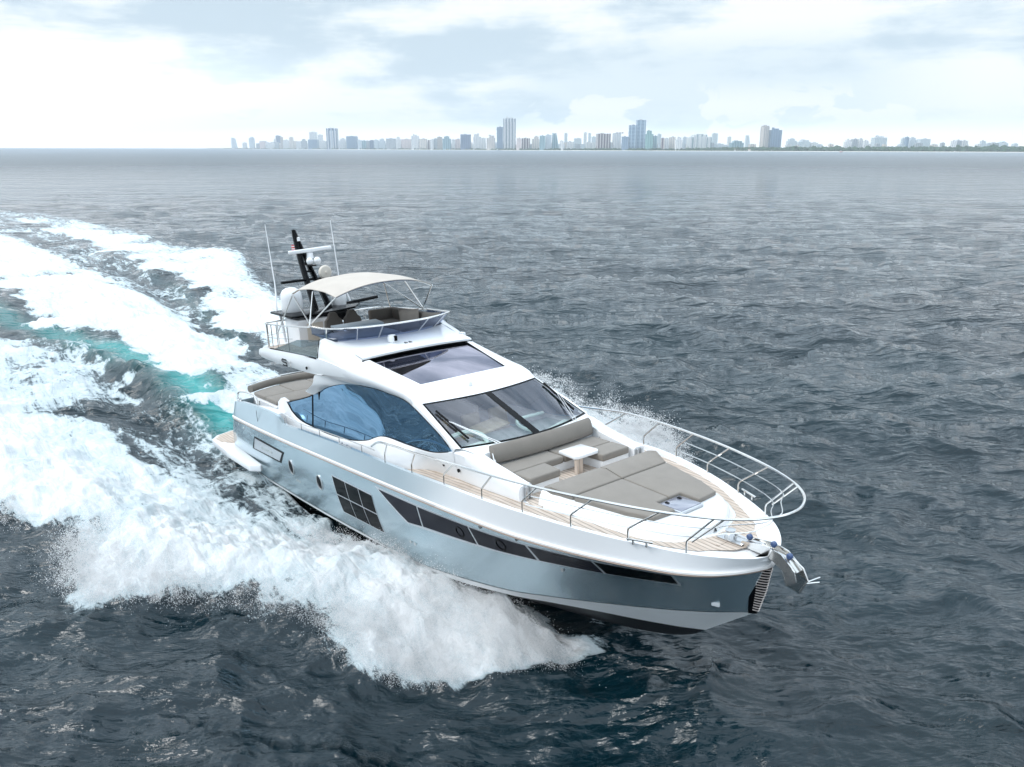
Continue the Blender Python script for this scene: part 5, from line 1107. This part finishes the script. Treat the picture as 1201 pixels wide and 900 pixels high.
# low side rails aft
for s in (1, -1):
    tp = [S_((x, 2.42, side(sD, x, 2)+.20), s) for x in (5.15, 6.5, 7.75, 9.0, 10.3, 11.0)]; tp[0] = S_((4.95, 2.42, 2.60), s); tp.append(S_((11.0, 2.48, 2.86), s))
    rail('side_rail', tp[:-1], [(S_((x, 2.42, side(sD, x, 2)), s), S_((x, 2.42, side(sD, x, 2)+.2), s)) for x in (5.25, 6.5, 7.75, 9.0, 10.3)], .015, .014)
    # boarding cleats beside the stanchions
    mb = MB(); mb.box((19.3, -1.62*s, 2.72), (.5, .035, .03), (0, 0, .4*s), .01); mb.box((19.18, -1.66*s, 2.67), (.03, .03, .1)); mb.box((19.42, -1.57*s, 2.67), (.03, .03, .1)); Y(mb, 'deck_cleat', STEEL)
    mb = MB(); mb.box((19.42, -(1.53+.06)*s, 2.53), (.75, .02, .012), (0, 0, .42*s)); mb.box((19.75, -(1.42)*s, 2.40), (.8, .012, .01), (0, 0, .5*s)); 
    mb = MB(); mb.tube([S_((9.0, 2.44, 2.475), s), S_((9.7, 2.44, 2.50), s)], .02, 6); mb.tube([S_((9.2, 2.44, 2.46), s), S_((9.2, 2.44, 2.54), s)], .02, 6); mb.tube([S_((9.5, 2.44, 2.47), s), S_((9.5, 2.44, 2.55), s)], .02, 6); Y(mb, 'midship_cleat', STEELB)

# foredeck lounge ---------------------------------------------------------
mb = MB()
U = [(14.85, -1.52), (16.06, -1.52), (16.06, -.66), (15.45, -.62), (15.45, .62), (16.06, .66), (16.06, 1.52), (14.85, 1.52)]
mb.prism(U, 2.60, 2.86, .02); sofa = Y(mb, 'sofa_base', GEL)
def cush(poly, z0, z1, name='cushion', parent=None, bev=.045, m=FAB):
    mb = MB(); mb.prism(poly, z0, z1, bev, 3); return Y(mb, name, m, parent=parent, angle=50)
for poly in ([(14.88, -1.5), (15.5, -1.5), (15.5, -.02), (14.88, -.02)], [(14.88, .02), (15.5, .02), (15.5, 1.5), (14.88, 1.5)]): cush(poly, 2.86, 3.03, 'sofa_seat', sofa)
for s in (1, -1): cush([(15.52, -1.5*s), (16.1, -1.5*s), (16.1, -.64*s), (15.52, -.60*s)], 2.86, 3.03, 'sofa_seat', sofa)
mb = MB()
rows = []
for w in np.linspace(-1, 1, 13):
    xo = 14.90-.10*w*w; prof = [(-.05, 3.06), (.03, 3.04), (.09, 3.10), (.07, 3.26), (.02, 3.42), (-.06, 3.47), (-.13, 3.43), (-.12, 3.2)]
    rows.append([(xo+a, 1.50*w, b) for a, b in prof])
mb.grid(rows, closed=True); mb.add(rows[0], [list(range(8))]); mb.add(rows[-1], [list(range(8))]); Y(mb, 'sofa_backrest', FAB, angle=60, parent=sofa)
for s in (1, -1):
    mb = MB(); mb.tube([S_((14.95, 1.56, 3.2), s), S_((15.05, 1.58, 3.0), s)], .018, 6); mb.tube([S_((14.8, 1.5, 3.3), s), S_((15.0, 1.6, 3.14), s)], .018, 6); Y(mb, 'backrest_hinge', STEEL, parent=sofa)
mb = MB(); mb.prism([(15.28, .02), (15.86, -.02), (15.92, .06), (15.92, .66), (15.84, .74), (15.28, .72)], 3.02, 3.10, .025); tb = Y(mb, 'foredeck_table', GEL)
mb = MB(); mb.box((15.85, .12, 2.84), (.08, .2, .34), None, .01); Y(mb, 'table_leg', TEAK, parent=tb)
# sunpad island
def padw(x): return np.interp(x, [16.5, 17.2, 18.3, 19.05, 19.4, 19.62, 19.72], [1.72, 1.66, 1.36, 1.10, .85, .5, 0])
mb = MB(); xs = np.r_[np.linspace(16.62, 19.0, 14), np.linspace(19.1, 19.72, 14)]; g = []
for x in xs:
    w = padw(x); zt = np.interp(x, [16.5, 17.3, 19.0, 19.5, 19.72], [3.0, 2.86, 2.80, 2.74, 2.66]); wi = max(0, w-.17)
    g.append([(x, y, z) for y, z in [(-w-.06, 2.5), (-w, lerp(2.6, zt, .55)), (-w+.07 if w > .07 else 0, zt-.03), (-wi, zt), (-wi*.5, zt), (0, zt), (wi*.5, zt), (wi, zt), (w-.07 if w > .07 else 0, zt-.03), (w, lerp(2.6, zt, .55)), (w+.06, 2.5)]])
mb.grid(g); mb.add(g[0], [list(range(11))]); isl = Y(mb, 'sunpad_base', GEL, angle=50)
pz = lambda x, y: 2.975-.06*(x-17.3)/1.7-.07
pz1 = lambda x, y: np.interp(x, [16.6, 16.75, 17.3, 17.4, 19.1], [3.02, 3.12, 2.97, 2.955, 2.88])
for s in (1, -1):
    q = [(16.62, .012), (17.30, .012), (17.30, 1.40), (16.95, 1.56), (16.62, 1.58)]
    mb = MB(); mb.prism([(16.62, .012), (16.85, .012), (17.30, .012), (17.30, 1.40), (16.85, 1.58), (16.62, 1.58)], 2.85, pz1, .035, 3, f=lambda v: (v.x, -v.y*s, v.z)); Y(mb, 'sunpad_headrest', FAB, parent=isl, angle=50)
    mb = MB(); mb.prism([(17.33, .012), (18.58, .012), (18.58, .36), (19.06, .36), (19.02, .93), (18.5, 1.14), (17.33, 1.40)], 2.78, pz1, .035, 3, f=lambda v: (v.x, -v.y*s, v.z)); Y(mb, 'sunpad_cushion', FAB, parent=isl, angle=50)
mb = MB(); mb.box((18.88, 0, 2.815), (.62, .66, .05), None, .02); hatch = Y(mb, 'deck_hatch', FRAMEM)
mb = MB(); mb.box((18.88, 0, 2.845), (.54, .58, .012), None, .004); Y(mb, 'hatch_glass', mat('hatch_acrylic', (.20, .21, .26), .08, 0, Coat_Weight=1.), parent=hatch)
mb = MB(); mb.box((18.7, -.18, 2.86), (.08, .05, .02)); mb.box((18.7, .18, 2.86), (.08, .05, .02)); Y(mb, 'hatch_latch', DARK, parent=hatch)
# anchor gear -------------------------------------------------------------
mb = MB(); mb.box((20.15, 0, 2.52), (.55, .34, .03), None, .01); mb.lathe([(0, 2.52), (.12, 2.52), (.1, 2.6), (.07, 2.64), (.1, 2.7), (0, 2.72)], (20.1, -.05, 0), 16); wl = Y(mb, 'windlass', STEELB)
mb = MB(); mb.tube([(20.15, .0, 2.62), (20.5, 0, 2.60), (20.8, 0, 2.62)], .022, 6); Y(mb, 'anchor_chain', STEELB, parent=wl)
mb = MB()
for y in (-.11, .11):
    mb.prism([(20.35, 2.50), (20.95, 2.47), (21.35, 2.25), (21.42, 2.42), (21.2, 2.60), (20.9, 2.66), (20.4, 2.60)], y-.012, y+.012, f=lambda v: (v.x, v.z, v.y))
mb.box((20.95, 0, 2.47), (.8, .2, .02), (0, .2, 0)); rol = Y(mb, 'bow_roller', STEEL)
for x, z in ((20.48, 2.66), (20.98, 2.68), (21.3, 2.56)):
    mb = MB(); mb.lathe([(0, -.04), (.04, -.04), (.056, -.025), (.056, .025), (.04, .04), (0, .04)], (x, 0, z), 14, 'y'); Y(mb, 'roller_wheel', BLUEP, parent=rol)
mb = MB()
mb.tube([(20.7, 0, 2.60), (21.25, 0, 2.50), (21.45, 0, 2.3)], [.035, .05, .05], 8)
A_ = [(21.15, 2.44), (21.26, 2.53), (21.52, 2.38), (21.62, 2.18), (21.46, 1.87), (21.28, 1.93), (21.38, 2.15), (21.32, 2.29)]
mb.prism(A_, .07, .11, .012, f=lambda v: (v.x, v.z, v.y))
mb.prism([(21.14, 2.51), (21.23, 2.57), (21.47, 2.36), (21.51, 2.17), (21.31, 2.04), (21.27, 2.18)], -.12, -.08, .012, f=lambda v: (v.x, v.z, v.y))
mb.add([(21.47, -.10, 2.36), (21.51, -.10, 2.17), (21.46, .09, 1.87), (21.62, .09, 2.18)], [[0, 1, 2, 3]]); mb.add([(21.31, -.10, 2.04), (21.51, -.10, 2.17), (21.46, .09, 1.87)], [[0, 1, 2]])
mb.tube([(21.58, .09, 2.14), (21.74, .25, 2.24)], .012, 6); mb.tube([(21.58, .09, 2.12), (21.76, .2, 2.17)], .012, 6)
an = Y(mb, 'anchor', STEEL, angle=25)
# loose things aboard
def aboard(o, p, rot=(0, 0, 0)):
    o.matrix_world = BOAT_M @ Matrix.Translation(p) @ Euler(rot).to_matrix().to_4x4(); return o
def pillow(w, h, t, m):
    V = []; n = 10; mb = MB()
    for sg in (1, -1):
        mb.grid([[(w*(i/n-.5)*(1-.06*math.sin(PI*j/n)), h*(j/n-.5)*(1-.06*math.sin(PI*i/n)), sg*t*.5*(max(0, math.sin(PI*i/n)*math.sin(PI*j/n)))**.45) for i in range(n+1)] for j in range(n+1)])
    return mb
PIL = nz(mat('brown_grey_pillow', (.20, .175, .15), .9), 4, .1, bump=.5, bscale=120)
o = pillow(.62, .62, .2, PIL).build('throw_pillow', PIL); aboard(o, (7.55, .95, 5.30), (1.25, .0, 1.1)); tag(o, 'square taupe throw pillow standing upright on the flybridge sofa, the larger of two', 'pillow', 'throw pillows on the flybridge')
o = pillow(.62, .42, .18, PIL).build('throw_pillow', PIL); aboard(o, (7.95, 1.42, 5.28), (1.1, .0, .5)); tag(o, 'taupe throw pillow lying back in the flybridge corner behind the windscreen', 'pillow', 'throw pillows on the flybridge')
mb = MB(); mb.grid([[(-.32*i/6, .035*math.sin(i*1.3), .0-.02*i/6-.24*j/3) for i in range(7)] for j in range(4)])
FLAG = bpy.data.materials.new('flag_cloth'); FLAG.use_nodes = True
def flagm():
    nt = FLAG.node_tree; N = nt.nodes; L = nt.links; b = N['Principled BSDF']; tc = N.new('ShaderNodeTexCoord'); sp = N.new('ShaderNodeSeparateXYZ'); L.new(tc.outputs['Object'], sp.inputs[0])
    m1 = N.new('ShaderNodeMath'); m1.operation = 'MULTIPLY'; L.new(sp.outputs[2], m1.inputs[0]); m1.inputs[1].default_value = 12; m2 = N.new('ShaderNodeMath'); m2.operation = 'FRACT'; L.new(m1.outputs[0], m2.inputs[0])
    m3 = N.new('ShaderNodeMath'); m3.operation = 'GREATER_THAN'; L.new(m2.outputs[0], m3.inputs[0]); m3.inputs[1].default_value = .45
    mx = N.new('ShaderNodeMix'); mx.data_type = 'RGBA'; L.new(m3.outputs[0], mx.inputs[0]); mx.inputs[6].default_value = (.75, .75, .76, 1); mx.inputs[7].default_value = (.6, .06, .07, 1); L.new(mx.outputs[2], b.inputs['Base Color']); b.inputs['Roughness'].default_value = .9
flagm()
o = mb.build('flag', FLAG); aboard(o, (1.98, -.05, 7.5)); tag(o, 'small red and white striped flag flying from the black mast', 'flag')
